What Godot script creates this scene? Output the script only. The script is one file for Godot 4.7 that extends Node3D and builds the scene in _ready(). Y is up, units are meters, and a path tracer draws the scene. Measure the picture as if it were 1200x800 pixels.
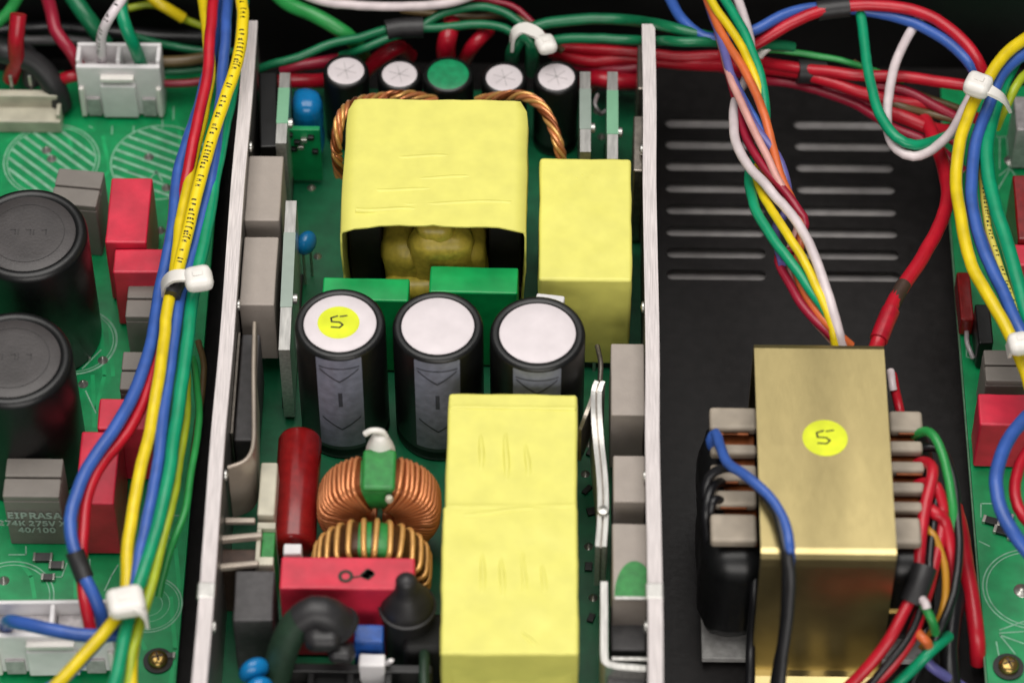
extends Node3D
# Inside of an audio amplifier: two side boards, a switching supply between heatsink plates, a mains transformer.
# Lengths below are millimetres; MM turns them into metres.
const MM := 0.001
const BOARD := 10.0
var taken := {}
var M := {}
var tex := {}

func V(x: float, y: float, z: float) -> Vector3: return Vector3(x, y, z)
func V2(x: float, y: float) -> Vector2: return Vector2(x, y)

func _ready() -> void:
	var cam := Camera3D.new(); cam.name = "camera"; add_child(cam)
	cam.fov = 10.7534; cam.near = 0.05; cam.far = 20.0
	cam.look_at_from_position(V(8.4,810.1,609.4) * MM, V(0,30,0) * MM, Vector3.UP)
	var ca := CameraAttributesPhysical.new()
	ca.frustum_focal_length = 100.0; ca.frustum_focus_distance = 0.990; ca.exposure_aperture = 7.5
	cam.attributes = ca; cam.fov = 10.7534; cam.current = true
	var we := WorldEnvironment.new(); we.name = "world_environment"; add_child(we)
	var e := Environment.new(); we.environment = e
	e.background_mode = Environment.BG_COLOR; e.background_color = Color(0.085, 0.085, 0.085).linear_to_srgb()
	e.tonemap_mode = Environment.TONE_MAPPER_LINEAR; e.tonemap_exposure = 1.3
	e.sdfgi_enabled = true; e.ssao_enabled = true; e.ssil_enabled = true
	softbox("overhead_softbox", V(-60, 950, 20), V(-40, 0, 20), Vector2(0.95, 0.8), 0.8, Color(1.0, 0.985, 0.965))
	softbox("front_fill_light", V(120, 430, 1000), V(0, 0, 0), Vector2(0.9, 0.5), 0.42, Color(1.0, 0.98, 0.96))  # unseen fill, added to brighten the upright front faces
	softbox("rear_sheen_light", V(-20, 900, -610), V(0, 0, 0), Vector2(1.1, 0.36), 0.1, Color(1.0, 0.99, 0.98))  # unseen lamp, added to give the level tops a sheen
	textures()
	materials()
	setting()
	boards()
	supply_board()
	left_board()
	right_side()
	transformer()
	cables_back()
	harness_left()
	harness_right()
	harness_transformer()

func softbox(called: String, at: Vector3, to: Vector3, size: Vector2, energy: float, c: Color) -> void:
	var l := AreaLight3D.new(); l.name = called; add_child(l)
	l.area_size = size; l.area_normalize_energy = true; l.light_energy = energy; l.light_color = c; l.shadow_enabled = true
	l.look_at_from_position(at * MM, to * MM, Vector3(0, 0, -1))
	l.set("area_range", 4.0); l.set("area_attenuation", 2.0)

# ---------------------------------------------------------------- textures and materials
func noise_tex(seed_: int, freq: float, normal: bool, lo := 0.8, hi := 1.0, octaves := 4, bump := 2.0) -> NoiseTexture2D:
	var t := NoiseTexture2D.new(); var f := FastNoiseLite.new()
	f.seed = seed_; f.frequency = freq; f.fractal_octaves = octaves
	t.noise = f; t.width = 512; t.height = 512; t.seamless = true
	if normal:
		t.as_normal_map = true; t.bump_strength = bump
	else:
		var g := Gradient.new(); g.set_color(0, Color(lo, lo, lo)); g.set_color(1, Color(hi, hi, hi)); t.color_ramp = g
	return t

func textures() -> void:
	tex.grain = noise_tex(1, 0.02, false, 0.78, 1.0, 6)
	tex.cloud = noise_tex(2, 0.006, false, 0.82, 1.0, 3)
	tex.fine = noise_tex(3, 0.06, true, 0, 1, 4, 3.0)
	tex.crease = noise_tex(4, 0.008, true, 0, 1, 3, 6.0)
	tex.soft = noise_tex(9, 0.01, false, 0.95, 1.0, 3)
	tex.dust = noise_tex(6, 0.012, false, 0.55, 1.0, 6)
	tex.rough = noise_tex(8, 0.015, false, 0.6, 1.0, 5)

func mat(called: String, c: String, rough := 0.5, metal := 0.0, opt := {}) -> StandardMaterial3D:
	var m := StandardMaterial3D.new(); m.resource_name = called
	m.albedo_color = Color(c); m.roughness = rough; m.metallic = metal
	m.uv1_triplanar = true; m.uv1_world_triplanar = true
	var s: float = opt.get("scale", 28.0)
	m.uv1_scale = Vector3(s, s, s) * (opt.get("stretch", Vector3.ONE) as Vector3)
	var al = opt.get("tex", "grain")
	if al: m.albedo_texture = tex[al]
	if opt.has("bump"):
		m.normal_enabled = true; m.normal_texture = tex[opt.bump]; m.normal_scale = opt.get("amount", 0.3)
	if opt.has("rt"):
		m.roughness_texture = tex[opt.rt]
	if opt.has("coat"):
		m.clearcoat_enabled = true; m.clearcoat = opt.coat; m.clearcoat_roughness = opt.get("coat_rough", 0.25)
	if opt.has("backlight"):
		var bk: float = opt.backlight
		m.backlight_enabled = true; m.backlight = Color(bk, bk, bk)
	m.metallic_specular = opt.get("spec", 0.5)
	M[called] = m
	return m

func materials() -> void:
	mat("floor", "222020", 0.48, 0.0, {"bump": "fine", "amount": 0.12, "scale": 60.0, "tex": "cloud", "spec": 0.34, "rt": "rough"})
	mat("filter", "a29e9d", 0.8, 0.0, {"tex": "cloud"})
	mat("wall", "0d0c0c", 0.5)
	mat("pcb", "069657", 0.35, 0.0, {"tex": "cloud", "scale": 40.0, "bump": "fine", "amount": 0.12})
	mat("pcb_deep", "066b43", 0.4, 0.0, {"tex": "cloud", "scale": 40.0, "bump": "fine", "amount": 0.12})
	mat("pcb_edge", "5f8a6a", 0.6)
	mat("silk", "8cc4a4", 0.6)
	mat("solder", "c9c7c0", 0.3, 0.8)
	mat("plate", "e6dddc", 0.6, 0.0, {"tex": "grain", "scale": 260.0, "stretch": Vector3(1, 1, 0.03), "bump": "fine", "amount": 0.15})
	mat("plate_face", "8d8a86", 0.4, 0.7, {"stretch": Vector3(1, 1, 0.1), "scale": 60.0})
	mat("alu", "d6d4cf", 0.3, 0.75, {"stretch": Vector3(1, 1, 0.15), "scale": 60.0})
	mat("clip_steel", "b7aa9c", 0.35, 0.35, {"tex": "cloud"})
	mat("trace", "0cab64", 0.4, 0.0, {"tex": "cloud"})
	mat("steel", "a39a90", 0.26, 0.85)
	mat("yellow", "e3de70", 0.45, 0.0, {"tex": "soft", "bump": "crease", "amount": 0.13, "scale": 22.0})
	mat("yellow_old", "c2ac40", 0.4, 0.0, {"tex": "grain", "bump": "crease", "amount": 0.5, "scale": 45.0})
	mat("ferrite", "1b1a19", 0.6)
	mat("black", "131314", 0.4, 0.0, {"tex": "dust"})
	mat("sleeve", "101112", 0.38, 0.0, {"tex": "grain", "bump": "crease", "amount": 0.12})
	mat("cap_top", "413d3d", 0.45, 0.0, {"tex": "cloud", "bump": "fine", "amount": 0.2})
	mat("cap_mark", "353232", 0.5)
	mat("can", "dcd3d6", 0.5, 0.05, {"tex": "soft"})
	mat("can_dull", "cbc5c6", 0.45, 0.25)
	mat("stripe", "8a8ea0", 0.45, 0.0)
	mat("mark", "4a4c57", 0.5)
	mat("grey", "7d7771", 0.6, 0.0, {"tex": "soft", "bump": "fine", "amount": 0.15})
	mat("grey_pad", "a1978f", 0.55, 0.0, {"tex": "soft", "bump": "fine", "amount": 0.2})
	mat("grey_dark", "4a4849", 0.5)
	mat("red_box", "d92c46", 0.38, 0.0, {"tex": "cloud", "bump": "fine", "amount": 0.12})
	mat("red_tube", "8e1719", 0.22, 0.0, {"tex": "grain"})
	mat("green_box", "0bab58", 0.35, 0.0, {"tex": "cloud"})
	mat("green_reflection", "7fb492", 0.3, 0.2, {"tex": "soft"})
	mat("alu_reflection", "9fada3", 0.3, 0.4, {"tex": "soft"})  # faint reflected green put into the metal colour
	mat("matt_black", "0e0e0f", 0.7)
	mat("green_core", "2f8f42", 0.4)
	mat("green_top", "0d9a62", 0.45)
	mat("blue_disc", "1279b8", 0.18, 0.0, {"tex": "cloud"})
	mat("blue_box", "1f55a8", 0.35)
	mat("copper", "dd8f5e", 0.24, 0.5, {"tex": "soft"})
	mat("copper_gold", "dea862", 0.24, 0.45, {"tex": "soft"})
	mat("varnish", "4a2c12", 0.3, 0.2)
	mat("copper_dark", "8a4a22", 0.35, 0.5)
	mat("white_plastic", "fbf8f9", 0.35, 0.0, {"tex": "soft", "backlight": 0.7})
	mat("cream", "cbc6b2", 0.45, 0.0, {"tex": "cloud"})
	mat("nylon", "f2eee8", 0.35, 0.0, {"tex": "soft", "backlight": 0.4})
	mat("gold", "bcab78", 0.29, 0.94, {"tex": "cloud", "scale": 14.0, "bump": "fine", "amount": 0.035, "stretch": Vector3(1, 1, 0.15)})
	mat("tab", "a89c8c", 0.55, 0.0, {"tex": "cloud"})
	mat("sticker", "e6f016", 0.5, 0.0, {"tex": "cloud"})
	mat("ink", "2a2a18", 0.6, 0.0)
	mat("print", "b9c4bd", 0.6, 0.0)
	mat("brass", "b99a5a", 0.25, 0.9)
	mat("paper", "a5a4a2", 0.7)
	mat("wood_brown", "4d3a30", 0.5, 0.2)
	for w in [["w_red", "c4182c"], ["w_yellow", "eed21a"], ["w_blue", "3b62b4"], ["w_violet", "6a66a8"], ["w_green", "0a9a6c"], ["w_green_dark", "12734a"], ["w_white", "e2d4d6"], ["w_black", "17171a"], ["w_orange", "e0703c"], ["w_pink", "dfa59c"], ["w_lime", "a8b828"], ["w_crimson", "a01a36"], ["w_olive", "6e5a3a"], ["w_ochre", "c98f2c"], ["w_leaf", "2e9a4c"]]:
		mat(w[0], w[1], 0.34, 0.0, {"tex": "cloud", "scale": 35.0, "bump": "fine", "amount": 0.08})
	mat("shrink", "2b2a2c", 0.45)
	mat("shrink_green", "27402f", 0.5)
	mat("shrink_red", "b8152b", 0.3)
	printed("yellow_printed", "eed21a", 11)
	printed("pale_printed", "d8c85a", 12)
	printed("white_printed", "d8cdd2", 13)

func printed(called: String, c: String, seed_: int) -> void:
	# small illegible legend along a wire: short ink strokes in two rows
	var im := Image.create(64, 1024, false, Image.FORMAT_RGB8); im.fill(Color(1, 1, 1))
	var rng := RandomNumberGenerator.new(); rng.seed = seed_
	var y := 10
	while y < 1000:
		if rng.randf() < 0.2:
			y += 30; continue
		var w := rng.randi_range(7, 10); var h := rng.randi_range(7, 11)
		for k in 3:
			if rng.randf() < 0.5: im.fill_rect(Rect2i(28, y + k * int(h / 2.0), w, 3), Color(0.1, 0.1, 0.07))
			else: im.fill_rect(Rect2i(28 + k * int(w / 2.0), y, 3, h), Color(0.1, 0.1, 0.07))
		y += h + rng.randi_range(8, 22)
	var m := StandardMaterial3D.new(); m.resource_name = called
	m.albedo_color = Color(c); m.albedo_texture = ImageTexture.create_from_image(im); m.roughness = 0.35
	m.uv1_scale = Vector3(1, 1, 1); M[called] = m

# ---------------------------------------------------------------- nodes
func numbered(called: String) -> String:
	if not taken.has(called):
		taken[called] = 0; return called
	taken[called] += 1
	return "%s_%03d" % [called, taken[called]]

func thing(called: String, label: String, category: String, at: Vector3, group := "", turn := 0.0) -> Node3D:
	var o := Node3D.new(); o.name = numbered(called); add_child(o)
	o.position = at * MM; o.rotation.y = deg_to_rad(turn)
	return tag(o, label, category, group)

func tag(o: Node3D, label: String, category: String, group := "") -> Node3D:
	o.set_meta("label", label); o.set_meta("category", category)
	if group: o.set_meta("group", group)
	return o

func part(called: String, mesh: Mesh, m: String, parent: Node3D, at := Vector3.ZERO, rot := Vector3.ZERO) -> MeshInstance3D:
	var o := MeshInstance3D.new(); o.name = called; o.mesh = mesh; o.material_override = M[m]
	o.position = at * MM; o.rotation_degrees = rot
	parent.add_child(o, true)
	return o

func solo(called: String, mesh: Mesh, m: String, label: String, category: String, at: Vector3, group := "", rot := Vector3.ZERO) -> MeshInstance3D:
	var o := MeshInstance3D.new(); o.name = numbered(called); o.mesh = mesh; o.material_override = M[m]
	add_child(o); o.position = at * MM; o.rotation_degrees = rot
	tag(o, label, category, group)
	return o

# ---------------------------------------------------------------- meshes (millimetres in, metres out)
class Sheet:
	var v := PackedVector3Array(); var n := PackedVector3Array(); var uv := PackedVector2Array()
	func tri(a: Vector3, b: Vector3, c: Vector3, na: Vector3, nb: Vector3, nc: Vector3, ua := Vector2.ZERO, ub := Vector2.ZERO, uc := Vector2.ZERO) -> void:
		var g := (c - a).cross(b - a)
		if g.length_squared() < 1e-12: return
		if g.dot(na + nb + nc) < 0:
			v.append_array([a, c, b]); n.append_array([na, nc, nb]); uv.append_array([ua, uc, ub])
		else:
			v.append_array([a, b, c]); n.append_array([na, nb, nc]); uv.append_array([ua, ub, uc])
	func quad(a: Vector3, b: Vector3, c: Vector3, d: Vector3, na: Vector3, nb: Vector3, nc: Vector3, nd: Vector3, ua := Vector2.ZERO, ub := Vector2.ZERO, uc := Vector2.ZERO, ud := Vector2.ZERO) -> void:
		tri(a, b, c, na, nb, nc, ua, ub, uc); tri(a, c, d, na, nc, nd, ua, uc, ud)
	func flat(a: Vector3, b: Vector3, c: Vector3, d: Vector3, out: Vector3) -> void:
		var g := (c - a).cross(b - a)
		if g.length_squared() < 1e-14: g = (d - a).cross(c - a)
		g = g.normalized()
		if g.dot(out) < 0: g = -g
		quad(a, b, c, d, g, g, g, g)
	func done() -> ArrayMesh:
		var pts := PackedVector3Array()
		for p in v: pts.append(p * 0.001)
		var arr := []; arr.resize(Mesh.ARRAY_MAX)
		arr[Mesh.ARRAY_VERTEX] = pts; arr[Mesh.ARRAY_NORMAL] = n; arr[Mesh.ARRAY_TEX_UV] = uv
		var m := ArrayMesh.new(); m.add_surface_from_arrays(Mesh.PRIMITIVE_TRIANGLES, arr)
		return m

func steps(h: float, r: float, n: int) -> Array:
	var a := [-h, -h + r * 0.3, -h + r]
	for i in range(1, n): a.append(lerpf(-h + r, h - r, float(i) / n))
	a.append_array([h - r, h - r * 0.3, h])
	return a

func rbox(sx: float, sy: float, sz: float, r := 0.6, n := 1, amp := 0.0, seed_ := 0, sh: Sheet = null, off := Vector3.ZERO) -> ArrayMesh:
	# rounded box standing on y = 0; amp roughens it
	var s := sh if sh else Sheet.new()
	r = minf(r, minf(sx, minf(sy, sz)) * 0.49)
	var h := Vector3(sx, sy, sz) / 2
	var f := FastNoiseLite.new(); f.seed = seed_; f.frequency = 0.07; f.fractal_octaves = 3
	var at := func(p: Vector3) -> Array:
		var inner := p.clamp(-h + Vector3(r, r, r), h - Vector3(r, r, r))
		var nn := (p - inner).normalized()
		var q := inner + nn * r
		if amp > 0.0: q += nn * f.get_noise_3dv(q + off) * amp
		return [q + Vector3(0, h.y, 0) + off, nn]
	for ax in 3:
		var b := (ax + 1) % 3; var c := (ax + 2) % 3
		var sb := steps(h[b], r, n); var sc := steps(h[c], r, n)
		for side in [-1.0, 1.0]:
			var grid := []
			for i in sb.size():
				var row := []
				for j in sc.size():
					var p := Vector3.ZERO; p[ax] = side * h[ax]; p[b] = sb[i]; p[c] = sc[j]
					row.append(at.call(p))
				grid.append(row)
			if amp > 0.0:
				for i in sb.size():
					for j in sc.size():
						var a0 = grid[mini(i + 1, sb.size() - 1)][j][0] - grid[maxi(i - 1, 0)][j][0]
						var a1 = grid[i][mini(j + 1, sc.size() - 1)][0] - grid[i][maxi(j - 1, 0)][0]
						var nn: Vector3 = (a0 as Vector3).cross(a1).normalized()
						if nn.length() > 0.5:
							if nn.dot(grid[i][j][1]) < 0: nn = -nn
							if i > 2 and j > 2 and i < sb.size() - 3 and j < sc.size() - 3: grid[i][j][1] = nn
			for i in sb.size() - 1:
				for j in sc.size() - 1:
					var p0 = grid[i][j]; var p1 = grid[i + 1][j]; var p2 = grid[i + 1][j + 1]; var p3 = grid[i][j + 1]
					s.quad(p0[0], p1[0], p2[0], p3[0], p0[1], p1[1], p2[1], p3[1])
	return null if sh else s.done()

func ridge(l: float, r: float, rise: float, bend: float) -> ArrayMesh:
	# a fold in tape: a thin bent roll whose ends sink into the surface
	var pts := PackedVector3Array()
	for k in 15:
		var u := k / 14.0
		pts.append(V((u - 0.5) * l, -r + rise * sin(PI * u) - (1.0 - sin(PI * u)) * 0.12, sin(u * 5.0 + bend) * bend))
	return tube(pts, r, 12)

func lathe(profile: Array, seg := 40, sh: Sheet = null, off := Vector3.ZERO) -> ArrayMesh:
	# profile: Vector2(radius, height) from the bottom outside to the top centre
	var s := sh if sh else Sheet.new()
	var dirs := []
	for i in profile.size() - 1:
		var t: Vector2 = (profile[i + 1] - profile[i]).normalized()
		dirs.append(Vector2(t.y, -t.x))
	for i in profile.size() - 1:
		var na: Vector2 = dirs[i]; var nb: Vector2 = dirs[i]
		if i > 0 and dirs[i - 1].dot(dirs[i]) > 0.6: na = (dirs[i - 1] + dirs[i]).normalized()
		if i < dirs.size() - 1 and dirs[i + 1].dot(dirs[i]) > 0.6: nb = (dirs[i + 1] + dirs[i]).normalized()
		for k in seg:
			var a := TAU * k / seg; var b := TAU * (k + 1) / seg
			var ca := Vector3(cos(a), 0, sin(a)); var cb := Vector3(cos(b), 0, sin(b))
			var p: Vector2 = profile[i]; var q: Vector2 = profile[i + 1]; var y := Vector3.UP
			s.quad(ca * p.x + y * p.y + off, cb * p.x + y * p.y + off, cb * q.x + y * q.y + off, ca * q.x + y * q.y + off, ca * na.x + y * na.y, cb * na.x + y * na.y, cb * nb.x + y * nb.y, ca * nb.x + y * nb.y)
	return null if sh else s.done()

func smooth_path(pts: Array, step := 2.0) -> PackedVector3Array:
	var out := PackedVector3Array()
	var n := pts.size()
	if n == 2:
		out.append_array([pts[0], pts[1]]); return out
	for i in n - 1:
		var p0: Vector3 = pts[i - 1] if i > 0 else pts[0] * 2 - pts[1]
		var p1: Vector3 = pts[i]; var p2: Vector3 = pts[i + 1]
		var p3: Vector3 = pts[i + 2] if i + 2 < n else pts[n - 1] * 2 - pts[n - 2]
		var m := maxi(2, int(p1.distance_to(p2) / step))
		for k in m: out.append(p1.cubic_interpolate(p2, p0, p3, float(k) / m))
	out.append(pts[n - 1])
	return out

func tube(path: PackedVector3Array, r: float, seg := 10, sh: Sheet = null, r_end := -1.0, caps := true) -> ArrayMesh:
	var s := sh if sh else Sheet.new()
	var n := path.size()
	var up := Vector3.UP
	var rings := []; var along := 0.0
	for i in n:
		var t := (path[mini(i + 1, n - 1)] - path[maxi(i - 1, 0)]).normalized()
		if i == 0 and absf(t.dot(up)) > 0.95: up = Vector3(0, 0, 1)
		up = (up - t * up.dot(t)).normalized()
		var side := t.cross(up)
		var rr := r if r_end < 0 else lerpf(r, r_end, float(i) / (n - 1))
		if i > 0: along += path[i].distance_to(path[i - 1])
		rings.append([path[i], up, side, rr, along, t])
	for i in n - 1:
		var a = rings[i]; var b = rings[i + 1]
		for k in seg:
			var t0 := TAU * k / seg; var t1 := TAU * (k + 1) / seg
			var a0: Vector3 = -a[1] * cos(t0) + a[2] * sin(t0); var a1: Vector3 = -a[1] * cos(t1) + a[2] * sin(t1)
			var b0: Vector3 = -b[1] * cos(t0) + b[2] * sin(t0); var b1: Vector3 = -b[1] * cos(t1) + b[2] * sin(t1)
			var u0 := float(k) / seg; var u1 := float(k + 1) / seg
			s.quad(a[0] + a0 * a[3], a[0] + a1 * a[3], b[0] + b1 * b[3], b[0] + b0 * b[3], a0, a1, b1, b0, Vector2(u0, a[4] / 60.0), Vector2(u1, a[4] / 60.0), Vector2(u1, b[4] / 60.0), Vector2(u0, b[4] / 60.0))
	if caps:
		for q in [[rings[0], -1.0], [rings[n - 1], 1.0]]:
			var a = q[0]; var nn: Vector3 = a[5] * q[1]
			for k in seg:
				var t0 := TAU * k / seg; var t1 := TAU * (k + 1) / seg
				s.tri(a[0], a[0] + (-a[1] * cos(t0) + a[2] * sin(t0)) * a[3], a[0] + (-a[1] * cos(t1) + a[2] * sin(t1)) * a[3], nn, nn, nn)
	return null if sh else s.done()

func band(path: PackedVector3Array, w: float, h: float, sh: Sheet = null) -> ArrayMesh:
	# a strip w thick and h tall (downwards) along a level path
	var s := sh if sh else Sheet.new()
	var n := path.size(); var rings := []
	for i in n:
		var t := path[mini(i + 1, n - 1)] - path[maxi(i - 1, 0)]; t.y = 0; t = t.normalized()
		rings.append([path[i], Vector3(-t.z, 0, t.x), t])
	var dn := Vector3(0, -h, 0)
	for i in n - 1:
		var a = rings[i]; var b = rings[i + 1]
		var al: Vector3 = a[0] - a[1] * w / 2; var ar: Vector3 = a[0] + a[1] * w / 2
		var bl: Vector3 = b[0] - b[1] * w / 2; var br: Vector3 = b[0] + b[1] * w / 2
		s.flat(al, ar, br, bl, Vector3.UP)
		s.quad(al, bl, bl + dn, al + dn, -a[1], -b[1], -b[1], -a[1])
		s.quad(ar, br, br + dn, ar + dn, a[1], b[1], b[1], a[1])
		s.flat(al + dn, ar + dn, br + dn, bl + dn, Vector3.DOWN)
	for q in [[rings[0], -1.0], [rings[n - 1], 1.0]]:
		var a = q[0]
		var l: Vector3 = a[0] - a[1] * w / 2; var r: Vector3 = a[0] + a[1] * w / 2
		s.flat(l, r, r + dn, l + dn, a[2] * q[1])
	return null if sh else s.done()

func flat_line(s: Sheet, pts: Array, w: float, y: float) -> void:
	# printed line on a level surface, a hair above it; pts are Vector2(x, z)
	for i in pts.size() - 1:
		var a: Vector2 = pts[i]; var b: Vector2 = pts[i + 1]
		var t := (b - a).normalized() * w * 0.25; var nn := Vector2(-t.y, t.x).normalized() * w / 2
		var q := [a - t + nn, b + t + nn, b + t - nn, a - t - nn]
		s.flat(Vector3(q[0].x, y, q[0].y), Vector3(q[1].x, y, q[1].y), Vector3(q[2].x, y, q[2].y), Vector3(q[3].x, y, q[3].y), Vector3.UP)

func ring_line(s: Sheet, c: Vector3, r: float, w: float, y: float, a0 := 0.0, a1 := TAU) -> void:
	var n := 48
	for i in n:
		var a := lerpf(a0, a1, float(i) / n); var b := lerpf(a0, a1, float(i + 1) / n)
		var ca := Vector3(cos(a), 0, sin(a)); var cb := Vector3(cos(b), 0, sin(b)); var o := Vector3(c.x, y, c.z)
		s.flat(o + ca * (r - w / 2), o + cb * (r - w / 2), o + cb * (r + w / 2), o + ca * (r + w / 2), Vector3.UP)

func arc_patch(r: float, y0: float, y1: float, a0: float, a1: float) -> ArrayMesh:
	var s := Sheet.new()
	var n := 10
	for i in n:
		var a := lerpf(a0, a1, float(i) / n); var b := lerpf(a0, a1, float(i + 1) / n)
		var ca := Vector3(cos(a), 0, sin(a)); var cb := Vector3(cos(b), 0, sin(b)); var y := Vector3.UP
		s.quad(ca * r + y * y0, cb * r + y * y0, cb * r + y * y1, ca * r + y * y1, ca, cb, cb, ca)
	return s.done()

# ---------------------------------------------------------------- repeated kinds
func wire(called: String, pts: Array, r: float, m: String, label: String, group := "", category := "wire") -> MeshInstance3D:
	var o: Vector3 = pts[0]; var rel := []
	for p in pts: rel.append(p - o)
	var path := smooth_path(rel); var f := FastNoiseLite.new(); f.seed = hash(label) % 1000; f.frequency = 0.035
	for i in path.size():
		path[i] += Vector3(f.get_noise_2d(i * 2.0, 0), f.get_noise_2d(i * 2.0, 50), f.get_noise_2d(i * 2.0, 90)) * 0.55
	return solo(called, tube(path, r, 12), m, label, category, o, group)

func sleeve_on(w: MeshInstance3D, pts: Array, r: float, m: String, called := "heat_shrink") -> MeshInstance3D:
	var o := w.position / MM; var rel := []
	for p in pts: rel.append(p - o)
	var path := smooth_path(rel, 1.2)
	var s := Sheet.new()
	var n := path.size()
	tube(path, r, 14, s)
	return part(called, s.done(), m, w)

func film_box(top: Vector3, size: Vector2, m: String, label: String, base := BOARD, group := "", called := "film_capacitor", turn := 0.0, seed_ := 1) -> Node3D:
	var t := thing(called, label, "capacitor", V(top.x, base, top.z), group, turn + sin(seed_ * 7.3) * 0.9)
	var h := top.y - base
	part("body", rbox(size.x, h - 0.8, size.y, 0.6, 6, 0.2, seed_), m, t, V(0, 0.8, 0))
	for s in [-1, 1]: part("lead", lathe([V2(0.4, 0), V2(0.4, 1)], 8), "solder", t, V(s * size.x * 0.35, 0, 0))
	return t

func ridged_box(top: Vector3, size: Vector2, label: String, base := BOARD, turn := 0.0) -> Node3D:
	# grey box capacitor whose lid is split by one groove
	var t := thing("box_capacitor", label, "capacitor", V(top.x, base, top.z), "grey box capacitors on the amplifier boards", turn)
	var h := top.y - base
	part("body", rbox(size.x, h - 2.2, size.y, 0.5, 3, 0.1, 3), "grey", t)
	for s in [-1, 1]: part("lid", rbox(size.x, 2.2, size.y / 2 - 0.35, 0.5), "grey", t, V(0, h - 2.3, s * (size.y / 4 + 0.1)))
	return t

func electrolytic(top: Vector3, r: float, inner: float, base: float, label: String, group: String, top_m := "can", cross_ := true, called := "electrolytic_capacitor") -> Node3D:
	var t := thing(called, label, "capacitor", V(top.x, base, top.z), group)
	var h := top.y - base
	part("sleeve", lathe([V2(r - 0.7, 0), V2(r, 0.8), V2(r, 2.4), V2(r - 0.45, 3.2), V2(r - 0.45, 3.9), V2(r, 4.7), V2(r, h - 1.4), V2(r - 0.25, h - 0.55), V2(r - 0.8, h - 0.1), V2(r - 1.2, h), V2(inner + 0.2, h - 0.05), V2(inner, h - 0.3), V2(inner, h - 1.1)], 56), "sleeve", t)
	var lid := part("can_top", lathe([V2(inner + 0.1, h - 1.2), V2(inner + 0.05, h - 0.55), V2(inner - 0.5, h - 0.35), V2(inner * 0.6, h - 0.28), V2(0, h - 0.25)], 48), top_m, t)
	if cross_:
		var s := Sheet.new(); var k := inner * 0.62
		for a in [0.3, 0.3 + PI / 3, 0.3 + 2 * PI / 3]:
			flat_line(s, [V2(cos(a) * k, sin(a) * k), V2(-cos(a) * k, -sin(a) * k)], 0.2, h - 0.2)
		part("vent_score", s.done(), "can_dull", lid)
	return t

func tie(at: Vector3, head: Vector3, turn: float, loop: Array, label: String) -> Node3D:
	var t := thing("cable_tie", label, "cable tie", at, "white nylon cable ties", 0.0)
	part("head", rbox(head.x, head.y, head.z, 2.1, 4, 0.35, int(absf(at.x))), "nylon", t, V(0, -head.y / 2, 0), Vector3(0, turn, 0))
	part("slot", rbox(head.x * 0.36, 0.3, head.z * 0.22, 0.1), "nylon", t, V(0, head.y / 2 - 0.05, 0), Vector3(0, turn, 0))
	var rel := []
	for p in loop: rel.append(p - at)
	var s := Sheet.new(); var path := smooth_path(rel, 1.0)
	strap(path, 0.9, 3.6, s)
	part("strap", s.done(), "nylon", t)
	return t

func strap(path: PackedVector3Array, th: float, w: float, s: Sheet) -> void:
	# flat strap whose broad side lies on the bundle; runs across, broad way along the bundle (z)
	var n := path.size(); var rings := []
	for i in n:
		var t := (path[mini(i + 1, n - 1)] - path[maxi(i - 1, 0)]).normalized()
		var b := Vector3(0.15, 0, 1); b = (b - t * b.dot(t)).normalized()
		rings.append([path[i], t.cross(b), b])
	for i in n - 1:
		var a = rings[i]; var c = rings[i + 1]
		var q := []
		for r in [a, c]:
			q.append([r[0] + r[1] * th / 2 + r[2] * w / 2, r[0] + r[1] * th / 2 - r[2] * w / 2, r[0] - r[1] * th / 2 - r[2] * w / 2, r[0] - r[1] * th / 2 + r[2] * w / 2])
		s.quad(q[0][0], q[0][1], q[1][1], q[1][0], a[1], a[1], c[1], c[1])
		s.quad(q[0][2], q[0][3], q[1][3], q[1][2], -a[1], -a[1], -c[1], -c[1])
		s.quad(q[0][1], q[0][2], q[1][2], q[1][1], -a[2], -a[2], -c[2], -c[2])
		s.quad(q[0][3], q[0][0], q[1][0], q[1][3], a[2], a[2], c[2], c[2])

func sticker(parent: Node3D, at: Vector3, r: float, seed_: int, squash := 1.0) -> void:
	var st := part("sticker", lathe([V2(r, 0), V2(r - 0.05, 0.12), V2(0, 0.14)], 40), "sticker", parent, at)
	st.scale = Vector3(1, 1, squash)
	st.set_meta("label", "round yellow inspection sticker with a scribbled mark")
	var s := Sheet.new(); var k := r * 0.3
	flat_line(s, [V2(-0.2 * k, -1.3 * k), V2(-1.2 * k, -0.9 * k), V2(-1.1 * k, -0.1 * k), V2(0.2 * k, 0.0), V2(0.7 * k, 0.5 * k), V2(0.2 * k, 1.1 * k), V2(-1.1 * k, 1.0 * k)], 0.5, 0.17)
	flat_line(s, [V2(0.2 * k, -1.2 * k), V2(1.3 * k, -1.4 * k)], 0.45, 0.17)
	part("scribble", s.done(), "ink", st)

func screw(at: Vector3, r: float, label: String, m := "brass") -> Node3D:
	var t := thing("screw", label, "screw", at, "screws holding the amplifier boards")
	part("washer", lathe([V2(r * 1.5, 0), V2(r * 1.5, 0.6), V2(r * 0.5, 0.6)], 32), "black", t)
	part("head", lathe([V2(r, 0.6), V2(r, 1.6), V2(r * 0.8, 2.3), V2(r * 0.45, 2.6), V2(0, 2.65)], 32), m, t)
	for a in [20.0, 110.0]: part("slot", rbox(r * 1.1, 0.2, 0.5, 0.05), "wood_brown", t, V(0, 2.52, 0), Vector3(0, a, 0))
	return t

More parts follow.
